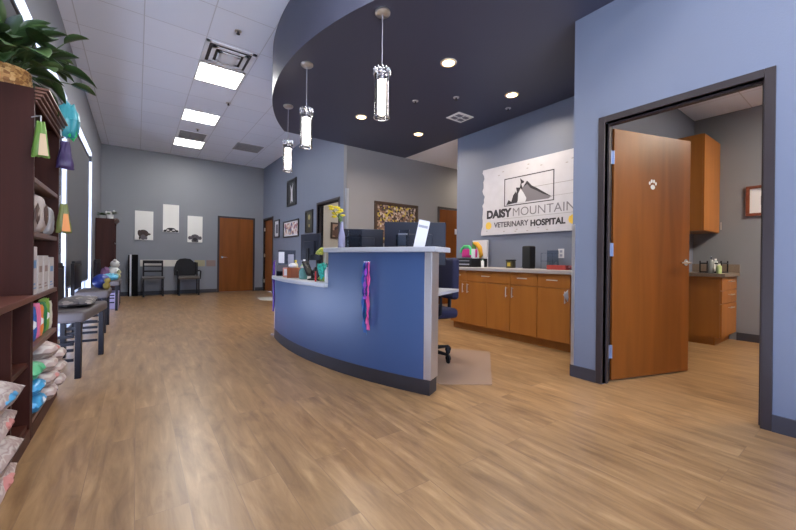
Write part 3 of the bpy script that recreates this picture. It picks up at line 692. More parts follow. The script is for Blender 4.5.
MB().box(-.11,.11,-.045,-.005,.005,.14).build('tray', mat('tray_grey',(90,84,88),.5), t)

# office chair behind the desk
t = thing('office_chair','navy blue swivel office chair behind the desk end','chair',(2.375,2.79,0),R(-100))
NV = mat('navy_fabric',(28,28,58),.8,bump=.15,bscale=300)
for k in range(5):
    a = R(72*k+20); p = (.3*math.cos(a),.3*math.sin(a))
    leg_o = MB().tube([(0,0,.11),(p[0]*.6,p[1]*.6,.09),(p[0],p[1],.085)],[.025,.02,.014]).build('base_arm', BLACK, t, smooth=40)
    MB().torus((p[0],p[1],.055),.02,.016,'X' if k%2 else 'Y').cyl((p[0],p[1],.03),(p[0],p[1],.09),.008,seg=8).torus((p[0],p[1],.028),.014,.014,'X' if k%2 else 'Y').build('caster', BLACK, t, smooth=60)
MB().cyl((0,0,.1),(0,0,.42),.026).build('gas_lift', BLACK, t, smooth=40)
MB().rbox(-.25,.25,-.25,.25,.42,.52,.04,4).build('seat', NV, t, smooth=60)
MB().rbox(-.22,.22,.2,.28,.6,1.02,.035,4).build('backrest', NV, t, smooth=60)
MB().tube([(0,.1,.42),(0,.3,.44),(0,.31,.7)],.02).build('back_support', BLACK, t, smooth=40)
for s_ in (-1,1): MB().tube([(s_*.22,.0,.45),(s_*.3,.0,.48),(s_*.3,.0,.66),(s_*.3,-.1,.68),(s_*.3,.12,.68)],.016).build('armrest', BLACK, t, smooth=40)
one('floor_mat', MB().prism([(2.31,1.87),(3.12,2.56),(2.62,3.2),(2.12,2.9),(1.97,2.12)],.0,.004), mat('clear_vinyl_mat',(146,124,108),.3), 'translucent plastic chair mat on floor beside the desk end', 'floor mat')

# ------------------------------------------------------------------ sign wall: cabinets, worktop, sign
def pull(b, x, y0, z0, y1, z1):
    b.cyl((x-.03,y0,z0),(x-.03,y1,z1),.006,seg=10)
    dy, dz = (y1-y0)*.12, (z1-z0)*.12
    for (a,c) in ((y0+dy,z0+dz),(y1-dy,z1-dz)): b.cyl((x,a,c),(x-.03,a,c),.004,seg=8)
def base_cab(y0, y1, doors, drawers, label, x=3.77, depth=.66):
    t = thing('base_cabinet', label, 'cabinet', (x,(y0+y1)/2,0), 0, 'base cabinets under the sign'); m_ = (y0+y1)/2
    MB().box(.02,depth,y0-m_+.001,y1-m_-.001,.1,.855).box(.07,depth,y0-m_+.001,y1-m_-.001,0,.1).build('body', CABW, t)
    for (a,c,side) in doors:
        d = MB().box(0,.02,a-m_+.003,c-m_-.003,.105,.695).build('door', CABW, t, bevel=.002)
        b = MB(); yy = (a+.045 if side < 0 else c-.045)-m_; pull(b, 0, yy, .54, yy, .67); b.build('handle', STEEL, d, label='steel bar handle', smooth=40)
    for (a,c) in drawers:
        d = MB().box(0,.02,a-m_+.003,c-m_-.003,.702,.85).build('drawer', CABW, t, bevel=.002)
        b = MB(); yy = (a+c)/2-m_; pull(b, 0, yy-.065, .785, yy+.065, .785); b.build('handle', STEEL, d, label='steel bar handle', smooth=40)
base_cab(3.53,3.84,[(3.53,3.84,-1)],[(3.53,3.84)],'narrow maple base cabinet at the left end, nearest the desk')
base_cab(2.79,3.53,[(3.16,3.53,1),(2.79,3.16,-1)],[(2.79,3.53)],'maple base cabinet with one wide drawer, under left part of sign')
base_cab(1.98,2.79,[(2.415,2.79,1),(2.02,2.415,-1)],[(2.415,2.79),(2.02,2.415)],'maple base cabinet with two drawers, right end beside the wall end')
one('worktop', MB().box(3.735,4.45,1.96,3.87,.856,.896), mat('worktop_grey',(172,165,165),.35,var=.15,vscale=60), 'grey laminate worktop on the maple cabinets under the sign', 'countertop', bevel=.004)
zc = .896
# the clinic sign
sg = thing('clinic_sign','weathered white plank sign with mountain logo and clinic name','sign',(4.45,3.0,0))
yl, yr, zb, ztp = 3.80-3, 2.18-3, 1.39, 2.42
rnd = random.Random(11); left = []
nseg = 22
for i in range(nseg+1):
    z = zb+(ztp-zb)*i/nseg; j = rnd.uniform(-.012,.012) + (.03 if abs(z-1.95)<.05 else 0) + (-.03 if z<1.5 else 0) + (.025 if abs(z-2.3)<.05 else 0)
    left.append((yl-j, z))
MB().prism(left+[(yr,ztp),(yr,zb)], -.032, -.006, 'YZ').build('plank_board', mat('whitewashed_plank',(203,201,206),.7,var=.09,vscale=9,bump=.2,bscale=40), sg)
MB().box(-.006,0,-.7,.7,1.5,1.56).box(-.006,0,-.7,.7,2.2,2.26).build('batten', CABW, sg)
INK = mat('sign_ink',(52,48,54),.6); GREYINK = mat('sign_grey_ink',(122,118,124),.6); YEL = mat('sign_yellow',(236,198,84),.6)
MB().box(-.0335,-.032,yr,.1,2.02,2.026).box(-.0335,-.032,-.82,-.3,1.86,1.864).box(-.0335,-.032,yr,.4,1.617,1.622).build('plank_joint', mat('joint_grey',(150,146,144),.7), sg)
b = MB()
for k in range(16):
    y_ = rnd.uniform(yr+.05,yl-.08); z_ = rnd.choice([rnd.uniform(1.42,1.46),rnd.uniform(2.26,2.38),rnd.uniform(1.82,1.9) if y_>.45 else 2.3]); b.prism([(y_+.018*math.cos(a*PI/5),z_+.007*math.sin(a*PI/5)) for a in range(10)],-.033,-.032,'YZ')
b.build('wood_knots', mat('knot_grey',(168,162,158),.7), sg)
# logo frame: y 3.39..2.60, z 1.80..2.21
fy0, fy1, fz0, fz1 = 3.39-3, 2.60-3, 1.80, 2.21; xf = -.0345; q = .012
b = MB()
b.box(xf,-.032,fy1,fy0,fz0,fz0+q); b.box(xf,-.032,fy1,fy0,fz1-q,fz1); b.box(xf,-.032,fy0-q,fy0,fz0+q,fz1-q); b.box(xf,-.032,fy1,fy1+q,fz0+q,fz1-q)
b.build('logo_frame', INK, sg)
def Y(u): return fy0-(fy0-fy1)*u
def Z(v): return fz0+(fz1-fz0)*v
def lp(pts): return [(Y(u),Z(v)) for u,v in pts]
b = MB(); b.prism(lp([(.33,.08),(.30,.30),(.36,.52),(.42,.62),(.48,.74),(.52,.66),(.60,.55),(.66,.46),(.80,.28),(.95,.14),(.90,.08)]), -.034,-.032,'YZ')
b.build('mountain_face', GREYINK, sg)
b = MB()
b.prism(lp([(.40,.58),(.48,.78),(.495,.78),(.58,.60),(.68,.49),(.82,.31),(.97,.12),(.80,.26),(.66,.42),(.56,.52),(.49,.68)]), -.0355,-.034,'YZ')
b.prism(lp([(.34,.60),(.36,.78),(.345,.92),(.36,.9),(.39,.84),(.43,.80),(.42,.74),(.37,.72),(.40,.56),(.35,.46),(.30,.30),(.26,.62)][::-1]), -.0365,-.0355,'YZ')
b.prism(lp([(.05,.05),(.10,.22),(.16,.14),(.20,.36),(.26,.5),(.24,.08)]), -.0355,-.034,'YZ')
b.prism(lp([(.22,.08),(.25,.4),(.30,.5),(.31,.2),(.28,.08)]), -.0375,-.0355,'YZ')
b.build('dog_and_ridge', INK, sg)
b = MB(); b.prism(lp([(.30,.08),(.31,.40),(.36,.56),(.42,.40),(.48,.2),(.46,.08)]), -.0385,-.0375,'YZ'); b.build('snow_patch', CARD, sg)
def st(s, y0, y1, z0, h, m_, off):
    sz = h/.70
    o = text('lettering', s, sz, m_, sg, Matrix.Identity(4), .0008, off)
    xs_ = [v.co.x for v in o.data.vertices]; k = (y0-y1)/(max(xs_)-min(xs_)); mn = min(xs_)
    o.data.transform(M_negx(-.0335, y0-3+mn*k*0, z0) @ Matrix.Diagonal((k,1,1,1)) @ Matrix.Translation((-mn,0,0)))
st('DAISY',3.715,3.255,1.65,.115,INK,.009)
st('MOUNTAIN',3.235,2.32,1.645,.12,GREYINK,-.001)
st('VETERINARY',3.575,2.975,1.50,.075,mat('sign_mid_ink',(88,83,90),.6),.003)
st('HOSPITAL',2.945,2.44,1.485,.08,INK,.005)
for yy,zz in ((3.68,1.535),(2.345,1.53)):
    b = MB(); yy -= 3
    for k in range(9):
        a = 2*PI*k/9; b.prism([(yy+.038*math.cos(a)+.022*math.cos(c*PI/6), zz+.038*math.sin(a)+.022*math.sin(c*PI/6)) for c in range(12)], -.034-.0001*k,-.032,'YZ')
    b.prism([(yy+.03*math.cos(c*PI/8), zz+.03*math.sin(c*PI/8)) for c in range(16)], -.0355,-.032,'YZ')
    b.build('daisy_emblem', YEL, sg, label='yellow daisy emblem')
# things on the worktop
t = thing('printer','black printer with paper on worktop, under the pink bag','printer',(4.12,3.80,zc),R(0))
MB().rbox(-.17,.2,-.19,.13,0,.13,.012).build('housing', BLACK, t, smooth=40); MB().box(-.175,-.1,-.13,.08,.135,.14).box(-.178,-.17,-.16,.1,.085,.1).build('paper_tray', mat('tray_grey2',(120,120,130),.4), t); MB().box(-.174,-.17,-.16,.1,.03,.05).build('front_slot', mat('slot_light',(150,150,160),.4), t)
t = thing('pet_carrier_bag','pink and green carrier bag sitting on the black printer','bag',(4.1,3.81,zc+.141),0)
MB().rbox(-.06,.08,-.13,.08,0,.13,.02).build('body', mat('pink_bag',(205,40,130),.6), t, smooth=50)
b = MB(); b.tube([(-.065,-.12,.04),(-.065,-.12,.12),(-.06,-.08,.165),(-.06,.02,.17),(-.062,.07,.13),(-.064,.085,.08)],.02); b.build('green_band', mat('green_trim',(70,190,110),.6), t, smooth=50)
MB().box(-.07,-.03,-.175,-.132,.0,.13).build('side_panel', CARD, t)
t = thing('leaning_canvas','white canvas print with yellow swirl leaning on the sign wall','picture',(4.40,3.85,zc),0)
MB().box(-.01,.02,-.17,.13,0,.42).build('canvas', CARD, t)
b = MB(); b.tube([(-.013,.1,.38),(-.013,.03,.36),(-.013,-.03,.3),(-.013,-.06,.18),(-.013,-.03,.15)],[.02,.04,.04,.035,.02]); b.build('yellow_swirl', mat('amber',(214,160,40),.6), t, smooth=50)
b = MB(); b.prism([(.05,.28),(.14,.28),(.13,.4),(.07,.38)],-.013,-.01,'YZ'); b.build('green_shape', mat('leaf_green',(80,130,50),.6), t)
bottle(4.05,3.475,zc,.022,.12,mat('white_bottle',(225,225,225),.4),mat('green_cap',(110,150,110),.4),'small white bottle right of the printer on the worktop')
t = thing('candle_jar','small dark jar with yellow label on worktop left of speaker','jar',(4.2,3.1,zc)); MB().rbox(-.045,.045,-.05,.05,0,.1,.008).build('jar', mat('olive_glass',(70,66,44),.3), t, smooth=40); MB().box(-.047,-.045,-.025,.025,.025,.075).build('label_panel', mat('yellow_label',(190,165,60),.5), t); MB().rbox(-.048,.048,-.053,.053,.1,.115,.004).build('lid', BLACK, t)
t = thing('smart_speaker','tall black speaker standing on worktop under the sign','speaker',(4.2,2.82,zc)); MB().rbox(-.065,.065,-.065,.065,.008,.30,.02,4).build('speaker_body', mat('speaker_cloth',(16,20,24),.7,bump=.2,bscale=500), t, smooth=50); MB().box(-.055,.055,-.055,.055,0,.01).build('base', BLACK, t)
t = thing('wire_rack','clear acrylic organiser on worktop right of the speaker','rack',(4.25,2.55,zc)); b = MB()
for z in (.0,.1,.2): b.box(-.07,.07,-.08,.08,z,z+.004)
b.box(-.07,-.066,-.08,-.076,.004,.2).box(-.07,-.066,.076,.08,.004,.2).box(.066,.07,-.08,.08,.004,.24); b.build('shelf', ACRYL, t)
t = thing('acrylic_tray','clear red tray of papers on worktop near the wall end','tray',(4.1,2.32,zc)); b = MB(); b.box(-.1,.1,-.12,.12,0,.005).box(-.1,-.095,-.12,.12,.005,.055).box(-.1,.1,-.12,-.115,.005,.055).box(-.1,.1,.115,.12,.005,.055); b.build('tray', mat('red_acrylic',(200,90,85),.2,trans=.3), t); MB().box(-.09,.09,-.11,.11,.006,.03).build('papers', mat('pink_paper',(205,150,145),.6), t)
t = thing('red_pouch','dark red pouch on worktop tight against the wall end','pouch',(4.0,2.08,zc)); MB().pillow(.12,.14,.06,3).build('pouch_body', mat('dark_red',(110,20,40),.5), t, smooth=60)
t = thing('red_ribbon','red ribbon award hanging on the sign wall at its right end','ribbon',(4.44,2.27,1.15)); MB().prism([(.0,-.1),(.03,-.07),(.045,-.12),(.06,.02),(.03,.06),(-.01,.02)],-.01,-.004,'YZ').build('ribbon_tail', mat('ribbon_red',(190,30,70),.5), t); MB().cyl((-.012,.025,.04),(-.002,.025,.04),.04).build('rosette', mat('ribbon_red',(190,30,70),.5), t)
t = thing('wall_outlet','white wall outlet with plug under the sign','outlet',(4.45,2.51,1.1)); MB().rbox(-.006,0,-.04,.04,-.06,.06,.002).build('cover_plate', CARD, t); MB().box(-.008,-.006,-.018,.018,.01,.042).box(-.008,-.006,-.018,.018,-.042,-.01).build('socket', mat('socket_grey',(150,155,175),.5), t)
t = thing('wall_outlet','white light switch plate beside the corridor door','switch',(4.51,4.40,1.48)); t['label'] = 'white switch plate on the end of the sign wall, left edge'; MB().rbox(-.04,.04,0,.008,-.06,.06,.002).build('cover_plate', CARD, t)
t.location = (5.86,5.812,1.64); t.name = 'notice_plate'; t['category'] = 'sign plate'; t['label'] = 'white notice plate on the corridor door behind the desk'

t = thing('paper_notice','white folded paper corner sticking out beside the wall end','paper',(3.315,1.795,.655)); MB().prism([(0,0),(-.09,.03),(-.01,.07)][::-1],-.002,.002,'XZ').prism([(0,0),(-.09,.03),(-.01,-.04)],-.002,.002,'XZ').build('sheet', CARD, t)

# ------------------------------------------------------------------ pictures on walls
def picture_x(x, y0, y1, z0, z1, fw, fm, am, label, cat='picture', matw=0, name='framed_picture', group=None):
    """hangs on a wall of constant X, facing -X"""
    t = thing(name, label, cat, (x,(y0+y1)/2,(z0+z1)/2), 0, group); w, h = (y1-y0)/2, (z1-z0)/2
    b = MB(); b.box(-.03,0,-w,w,-h,-h+fw).box(-.03,0,-w,w,h-fw,h).box(-.03,0,-w,-w+fw,-h+fw,h-fw).box(-.03,0,w-fw,w,-h+fw,h-fw); b.build('frame', fm, t, bevel=.003)
    MB().box(-.012,-.004,-w+fw,w-fw,-h+fw,h-fw).build('mat_board' if matw else 'artwork', CARD if matw else am, t)
    if matw: MB().box(-.0135,-.012,-w+fw+matw,w-fw-matw,-h+fw+matw,h-fw-matw).build('artwork', am, t)
    return t
BK = mat('black_frame',(30,28,32),.35)
t = picture_x(XM,8.45,9.1,2.3,2.96,.05,BK,mat('dark_art',(48,50,56),.4),'tall dark framed picture with pale figure, highest on the gallery wall')
MB().prism([(-.08,-.25),(.0,-.2),(.07,-.26),(.05,0),(.1,.2),(.0,.08),(-.09,.22),(-.05,0)],-.016,-.012,'YZ').build('pale_figure', CARD, t)
t = picture_x(XM,7.42,7.84,1.56,2.07,.035,BK,mat('dark_olive_art',(58,58,50),.4),'dark framed portrait right next to the open doorway')
MB().cyl((-.016,0,.1),(-.012,0,.1),.06).cyl((-.016,0,-.09),(-.012,0,-.09),.035).build('flower_print', mat('flower_print',(170,160,110),.6), t)
picture_x(XM,8.27,9.35,1.52,1.94,.03,BK,blotch_mat('collage',[(215,205,205),(150,100,110),(225,220,218),(90,90,120),(200,170,150)],14),'wide framed picture of light collage, middle of the gallery wall',matw=.03)
picture_x(XM,9.70,10.13,1.55,2.04,.035,BK,mat('grey_print',(105,105,115),.5),'small black framed print with white mat near the far door',matw=.09)
picture_x(6.32,.60,1.09,1.6,1.98,.035,wood('red_frame',(110,58,40),(130,72,50),.4,axis='Y'),mat('grey_print',(105,105,115),.5),'wood framed print on the exam room wall',matw=.1)
t = thing('framed_picture','dark framed picture seen through the open office doorway','picture',(4.1,8.2,1.7))
b = MB(); b.box(-.21,.21,-.03,0,-.2,-.16).box(-.21,.21,-.03,0,.16,.2).box(-.21,-.17,-.03,0,-.16,.16).box(.17,.21,-.03,0,-.16,.16); b.build('frame', BRASS, t, bevel=.003)
MB().box(-.17,.17,-.012,-.004,-.16,.16).build('artwork', blotch_mat('office_art',[(60,40,40),(150,120,100),(90,60,50)],9), t)
# big collage on the corridor wall
t = thing('framed_picture','large dark framed collage of pet photos on the corridor wall','picture',(4.25,5.9,1.72)); w_, h_ = .54, .41
b = MB(); fw=.06; b.box(-w_,w_,-.035,0,-h_,-h_+fw).box(-w_,w_,-.035,0,h_-fw,h_).box(-w_,-w_+fw,-.035,0,-h_+fw,h_-fw).box(w_-fw,w_,-.035,0,-h_+fw,h_-fw); b.build('frame', BRASS, t, bevel=.004)
MB().box(-w_+fw,w_-fw,-.014,-.004,-h_+fw,h_-fw).build('artwork', blotch_mat('pet_collage',[(52,34,28),(150,120,100),(88,58,44),(190,170,155),(60,44,40),(120,90,70),(180,156,60),(110,84,70),(160,140,130),(40,30,30)],27), t)
# three dog canvases on the far wall
FURB = mat('dog_brown',(66,52,48),.8); FURK = mat('dog_dark',(44,42,46),.8); FURW = mat('dog_white',(205,200,195),.8); FURG = mat('dog_grey',(92,88,94),.8)
def canvas(x0,x1,z0,z1,kind,label):
    t = thing('dog_canvas', label, 'picture', ((x0+x1)/2,YF,z0), 0, 'dog canvases on the far wall'); w = (x1-x0)/2; h = z1-z0
    MB().box(-w,w,-.03,0,0,h).build('canvas', WHITE, t)
    def ell(b,cx,cz,rx,rz,d,n=20,clip=True): b.prism([(cx+rx*math.cos(2*PI*k/n), max(.004,cz+rz*math.sin(2*PI*k/n))) for k in range(n)],-.03-d,-.03,'XZ'); return b
    if kind == 0:
        b = MB(); ell(b,-.02,.16,.115,.1,.001); ell(b,.08,.15,.06,.03,.0012); ell(b,-.1,.19,.035,.06,.0014); b.build('dog_head', FURB, t)
        b = MB(); ell(b,-.02,.07,.055,.07,.002); ell(b,.04,.05,.03,.04,.0024); b.build('muzzle', FURG, t); b = MB(); ell(b,-.06,.17,.018,.012,.003); ell(b,.0,.17,.014,.012,.003); ell(b,-.09,.05,.02,.045,.0026); b.build('markings', FURK, t)
    elif kind == 1:
        b = MB(); ell(b,0,.045,.13,.05,.001); ell(b,-.14,.02,.03,.04,.0012); ell(b,.14,.02,.03,.04,.0012); ell(b,0,.08,.1,.035,.0014); b.build('dog_head', FURK, t)
        b = MB(); ell(b,-.07,.05,.035,.02,.002); ell(b,.06,.055,.035,.02,.002); ell(b,0,.02,.03,.015,.0022); b.build('muzzle', FURW, t)
    else:
        b = MB(); ell(b,0,.13,.105,.09,.001); ell(b,-.12,.12,.045,.05,.0012); ell(b,.12,.12,.045,.05,.0012); ell(b,0,.04,.085,.06,.0014); b.build('dog_head', FURG, t)
        b = MB(); ell(b,0,.08,.05,.05,.002); ell(b,-.045,.15,.016,.012,.0024); ell(b,.045,.15,.016,.012,.0024); b.build('muzzle', FURK, t)
canvas(-.055,.33,1.42,2.16,0,'white canvas with brown dog peeking up, leftmost on far wall')
canvas(.54,.90,1.65,2.38,1,'white canvas with low black and white dog, highest in the middle')
canvas(1.10,1.46,1.40,2.12,2,'white canvas with grey flop-eared dog, nearest the far door')
# wall rail panels behind chairs
for (a,c,col,lab) in ((.06,.98,(214,208,198),'long white rail panel on far wall behind the two chairs'),(1.28,1.53,(160,150,118),'tan rail panel on far wall, right of the chairs'),(1.57,1.80,(136,114,108),'rose brown rail panel on far wall beside the door')):
    one('rail_panel', MB().box(-(c-a)/2,(c-a)/2,-.015,0,0,.17), mat('rail%d'%int(a*100),col,.5), lab, 'wall panel', ((a+c)/2,YF,.74), group='rail panels on the far wall', bevel=.003)
# folded black and white panels leaning in the corner
MBK = mat('matte_black',(16,16,19),.85,spec=.15)
t = thing('folded_gate','tall folded black and white pet gate standing against far wall','gate',(-.06,YF-.13,0))
MB().box(-.09,-.055,-.04,.04,0,1.04).build('white_panel', CARD, t, bevel=.004); MB().box(-.12,-.092,-.04,.04,0,1.03).build('black_panel', MBK, t, bevel=.004); MB().box(-.05,.08,-.03,.05,0,1.04).build('black_panel', MBK, t, bevel=.004)

# ------------------------------------------------------------------ far wall chairs
t = thing('waiting_chair','black slat-backed chair with grey seat against far wall, left one','chair',(.33,YF-.33,0))
for sx in (-1,1):
    MB().box(sx*.2-.017,sx*.2+.017,-.22,-.185,0,.44).build('leg', DARKWOOD, t); MB().box(sx*.2-.017,sx*.2+.017,.17,.205,0,.9).build('leg', DARKWOOD, t)
    MB().box(sx*.2-.01,sx*.2+.01,-.185,.17,.2,.225).build('stretcher', DARKWOOD, t)
MB().rbox(-.235,.235,-.24,.2,.44,.49,.015).build('seat', FAB_G, t, smooth=40)
b = MB(); b.box(-.183,.183,.175,.2,.82,.9); b.box(-.183,.183,.178,.195,.74,.765); b.box(-.183,.183,.178,.195,.6,.64); b.build('back_slats', DARKWOOD, t)
t = thing('waiting_armchair','black armchair with jacket over its back against far wall, right one','chair',(1.1,YF-.36,0))
for sx in (-1,1):
    MB().box(sx*.22-.015,sx*.22+.015,-.22,-.19,0,.44).build('leg', BLACK, t); MB().box(sx*.22-.015,sx*.22+.015,.17,.2,0,.85).build('leg', BLACK, t)
    MB().tube([(sx*.235,.18,.62),(sx*.26,.0,.64),(sx*.26,-.2,.62),(sx*.25,-.205,.42)],.018).build('armrest', BLACK, t, smooth=40)
MB().rbox(-.24,.24,-.25,.19,.42,.49,.02).build('seat', mat('tan_seat',(98,90,84),.8), t, smooth=40)
MB().rbox(-.2,.2,.15,.19,.52,.86,.015).build('backrest', BLACK, t, smooth=40)
t = thing('black_jacket','puffy black jacket draped over back of the right far chair','jacket',(1.03,YF-.36,.505))
b = MB(); prof = [(-.24,0),(-.245,.12),(-.225,.28),(-.19,.38),(-.12,.44),(0,.455),(.12,.44),(.19,.38),(.225,.28),(.245,.12),(.24,0)]
b.prism(prof,.1,.145,'XZ'); o = b.build('jacket_body', mat('jacket_black',(20,20,24),.7,bump=.4,bscale=30), t, smooth=50, bevel=.015)
one('door_mat', MB().prism([(2.35,8.72),(2.43,9.28),(2.81,9.25),(2.57,8.47)],0,.006), mat('pale_mat',(196,190,180),.8), 'small pale mat on floor by the far gallery door', 'floor mat')

# ------------------------------------------------------------------ bookcases
def bookcase(name, label, x0, x1, y0, y1, h, shelves, loc=None):
    """front looks to +X"""
    t = thing(name, label, 'bookcase', (x0,(y0+y1)/2,0)); d = x1-x0; w = (y1-y0)/2
    for s_ in (-1,1): MB().box(0,d,min(s_*w,s_*(w-.025)),max(s_*w,s_*(w-.025)),0,h).build('side_panel', SHELFW, t, bevel=.002)
    MB().box(0,.008,-w+.026,w-.026,.02,h).build('back_panel', SHELFW, t)
    MB().box(.008,d,-w+.026,w-.026,h-.03,h).build('top_panel', SHELFW, t)
    b = MB(); b.box(d-.02,d,-w+.026,w-.026,0,.075); b.build('plinth', SHELFW, t)
    for z in shelves: MB().box(.009,d-.004,-w+.026,w-.026,z-.028,z).build('shelf', wood('shelf_sheen',(92,66,58),(120,92,82),.35,axis='Y'), t, bevel=.003)  # cherry made paler: light reflected on shelf fronts put into the colour
    b = MB()
    for k in range(5):
        e = .01+.012*k; b.box(d-.02+.021,d+e,-w,w+e*.6,h-.075+k*.018,h-.075+k*.018+.013)
        
    b.build('cornice', wood('cornice_gloss_wood',(96,62,50),(130,92,76),.3,axis='Y'), t, bevel=.002)  # paler than the case: gloss on the moulding put into the colour
    return t
XS0, XS1 = -.715, -.455
bookcase('tall_bookcase','tall dark cherry bookcase stocked with pet food, plant on top',XS0,XS1,2.72,3.50,1.90,[.10,.49,.775,1.13,1.43])
bookcase('far_bookcase','dark cherry bookcase near the far wall, plants on top',-.715,-.40,9.82,10.6,1.80,[.10,.5,.9,1.3])
t = thing('low_display_shelf','low dark cherry shelf unit in the left foreground','shelf unit',(XS0,2.05,0)); d = XS1-XS0; w = .665
MB().box(-.0,d+.012,-w,w-.0,.755,.785).build('top_panel', wood('shelf_top',(84,46,38),(110,66,54),.35,axis='Y'), t, bevel=.003)
for y_ in (-w+.0,w-.03): MB().box(0,d,y_,y_+.025,0,.755).build('side_panel', SHELFW, t)
MB().box(.01,d,.27,.29,.10,.755).build('divider', SHELFW, t); MB().box(0,.009,-w+.026,w-.031,0,.755).build('back_panel', SHELFW, t)
for z in (.10,.43):
    MB().box(.01,d-.01,-w+.026,.269,z-.025,z).build('shelf', SHELFW, t); MB().box(.01,d-.01,.291,w-.031,z-.025,z).build('shelf', SHELFW, t)
MB().box(d-.02,d,-w+.026,w-.031,0,.073).build('plinth', SHELFW, t)

# merchandise -------------------------------------------------------
def pouch(name, label, cat, x, y, z, w, h, d, body, panel=None, rz=0, group=None, seed=0, pcol=None, tilt=0):
    """standing bag; broad face looks to local +X"""
    t = thing(name, label, cat, (x,y,z), rz, group)
    b = MB(); b.pillow(h,w,d,seed,.1); bmesh.ops.rotate(b.b, verts=b.b.verts[:], cent=(0,0,0), matrix=Matrix.Rotation(-PI/2+tilt,3,'Y')); bmesh.ops.translate(b.b, verts=b.b.verts[:], vec=(d/2*0+.0,0,h/2))
    mnz = min(v.co.z for v in b.b.verts); mx = sum(v.co.x for v in b.b.verts)/len(b.b.verts)
    bmesh.ops.translate(b.b, verts=b.b.verts[:], vec=(-mx,0,-mnz)); b.build('bag_body', body, t, smooth=60)
    if panel: MB().prism([(w*.28*math.cos(a*PI/3+PI/6), h*.5+w*.3*math.sin(a*PI/3+PI/6)) for a in range(6)],d*.50,d*.50+.003,'YZ').build('front_label', panel, t)
    return t
CREAM = mat('kraft_white',(180,168,160),.55,var=.06); BROWNL = mat('brown_label',(86,62,54),.5)
GRP = 'pet food on the tall bookcase'
pouch('food_bag','cream food bag with brown hexagon label, near one on the second shelf','food bag',-.51,2.88,1.132,.2,.21,.09,CREAM,BROWNL,seed=1)
pouch('food_bag','cream food bag with brown hexagon label, middle of the second shelf','food bag',-.515,3.12,1.132,.22,.24,.1,CREAM,BROWNL,seed=2)
pouch('food_bag','plain grey food bag at far end of the second shelf','food bag',-.50,3.35,1.132,.18,.2,.08,mat('grey_bag',(150,148,150),.5),None,seed=3)
def carton(label,x,y,z,w,h,d,m_,pm,rz=0):
    t = thing('food_carton', label, 'box', (x,y,z), rz); MB().box(-d/2,d/2,-w/2,w/2,0,h).build('carton_body', m_, t, bevel=.002)
    b = MB(); b.box(d/2,d/2+.001,-w*.3,w*.3,h*.55,h*.72).box(d/2,d/2+.001,-w*.36,w*.1,h*.2,h*.24).box(d/2,d/2+.001,-w*.36,w*.3,h*.12,h*.15); b.build('printed_label', pm, t); return t
CW = mat('carton_white',(184,176,172),.5); PB = mat('print_brown',(130,104,96),.5); PBL = mat('print_blue',(90,130,170),.5)
carton('tall white carton, near end of the third shelf',-.525,2.83,.777,.11,.27,.12,CW,PBL)
carton('white carton with brown print, second on the third shelf',-.525,2.98,.777,.13,.22,.12,CW,PB)
carton('white carton with brown print, third on the third shelf',-.525,3.14,.777,.13,.22,.12,CW,PB)
carton('white carton with blue print, far end of the third shelf',-.525,3.32,.777,.15,.21,.12,CW,PBL)
cols = [((95,60,140),'purple'),((40,90,160),'blue'),((215,110,150),'pink'),((225,130,60),'orange'),((40,120,70),'green'),((120,160,60),'lime green'),((200,195,180),'cream')]
for k,(c,nm) in enumerate(cols):
    pouch('treat_pouch','%s treat pouch on the fourth shelf of the tall bookcase'%nm,'treat bag',-.495,2.80+k*.095,.492,.085,.2+.01*(k%3),.035,mat('pouch_'+nm.replace(' ','_'),c,.4),mat('white_cap',(235,235,235),.4) if k%2 else None,rz=R(-25),group='treat pouches on the fourth shelf',seed=10+k)
def sack(name,label,x,y,z,w,d,h,m_,pm,rz=0,seed=0,group=None):
    """bag lying flat, stacked"""
    t = thing(name, label, 'food bag', (x,y,z), rz, group)
    MB().pillow(w,d,h,seed,.22).build('bag_body', m_, t, smooth=60)
    if pm:
        b = MB(); b.pillow(w*.6,d*.35,h*.5,seed+5,.1); bmesh.ops.translate(b.b, verts=b.b.verts[:], vec=(w*.21,d*.08,h*.27)); b.build('printed_panel', pm, t, smooth=60)
    return t
BB = mat('bag_blue',(60,150,200),.35,var=.15,vscale=14); GB = mat('bag_green',(80,170,120),.4,var=.15,vscale=14); CB = blotch_mat('bag_cream',[(190,178,168),(160,136,130),(198,188,180),(172,150,142)],11,.45,'noise')
PK2 = mat('bag_print_pink',(200,130,125),.45); BLP = mat('bag_print_blue',(70,150,195),.4); WH2 = mat('bag_print_white',(225,225,228),.4)
G2 = 'bags stacked on the bottom shelf'
sack('food_bag','lowest blue food bag in the stack on bottom shelf',-.55,2.86,.102,.25,.2,.11,BB,WH2,0,21,G2)
sack('food_bag','middle blue food bag in the stack on bottom shelf',-.55,2.86,.205,.25,.2,.09,BB,WH2,0.05,22,G2)
sack('food_bag','green food bag on top of the blue bags, bottom shelf',-.55,2.86,.29,.24,.19,.1,GB,None,-.04,23,G2)
for k in range(4):
    sack('food_bag','cream food bag beside the blue bags, %s'%['lowest of its stack','second from floor of its stack','third from floor of its stack','top of its stack'][k],-.54,3.08+.01*k,.102+k*.085,.28,.2,.1,CB,PK2 if k%2 else None,.06*(-1)**k,31+k,G2)
for k in range(3):
    sack('food_bag','cream bag at far end of bottom shelf, %s'%['lowest of the stack','middle of the stack','top of the stack'][k],-.53,3.33,.102+k*.09,.28,.2,.1,CB,None,.05*(-1)**k,41+k,G2)
G3 = 'large bags stacked in the left foreground'
for k in range(4):
    sack('food_bag','large cream food bag in left foreground, %s'%['lowest of the pile','second from bottom of the pile','third from bottom of the pile','topmost of the pile, with blue print'][k],
         -.56+.008*(k%2),2.06+.012*(-1)**k,.001+k*.118,.3,.46,.122,CB,[PK2,None,PK2,BLP][k],.05*(-1)**k,51+k,G3)
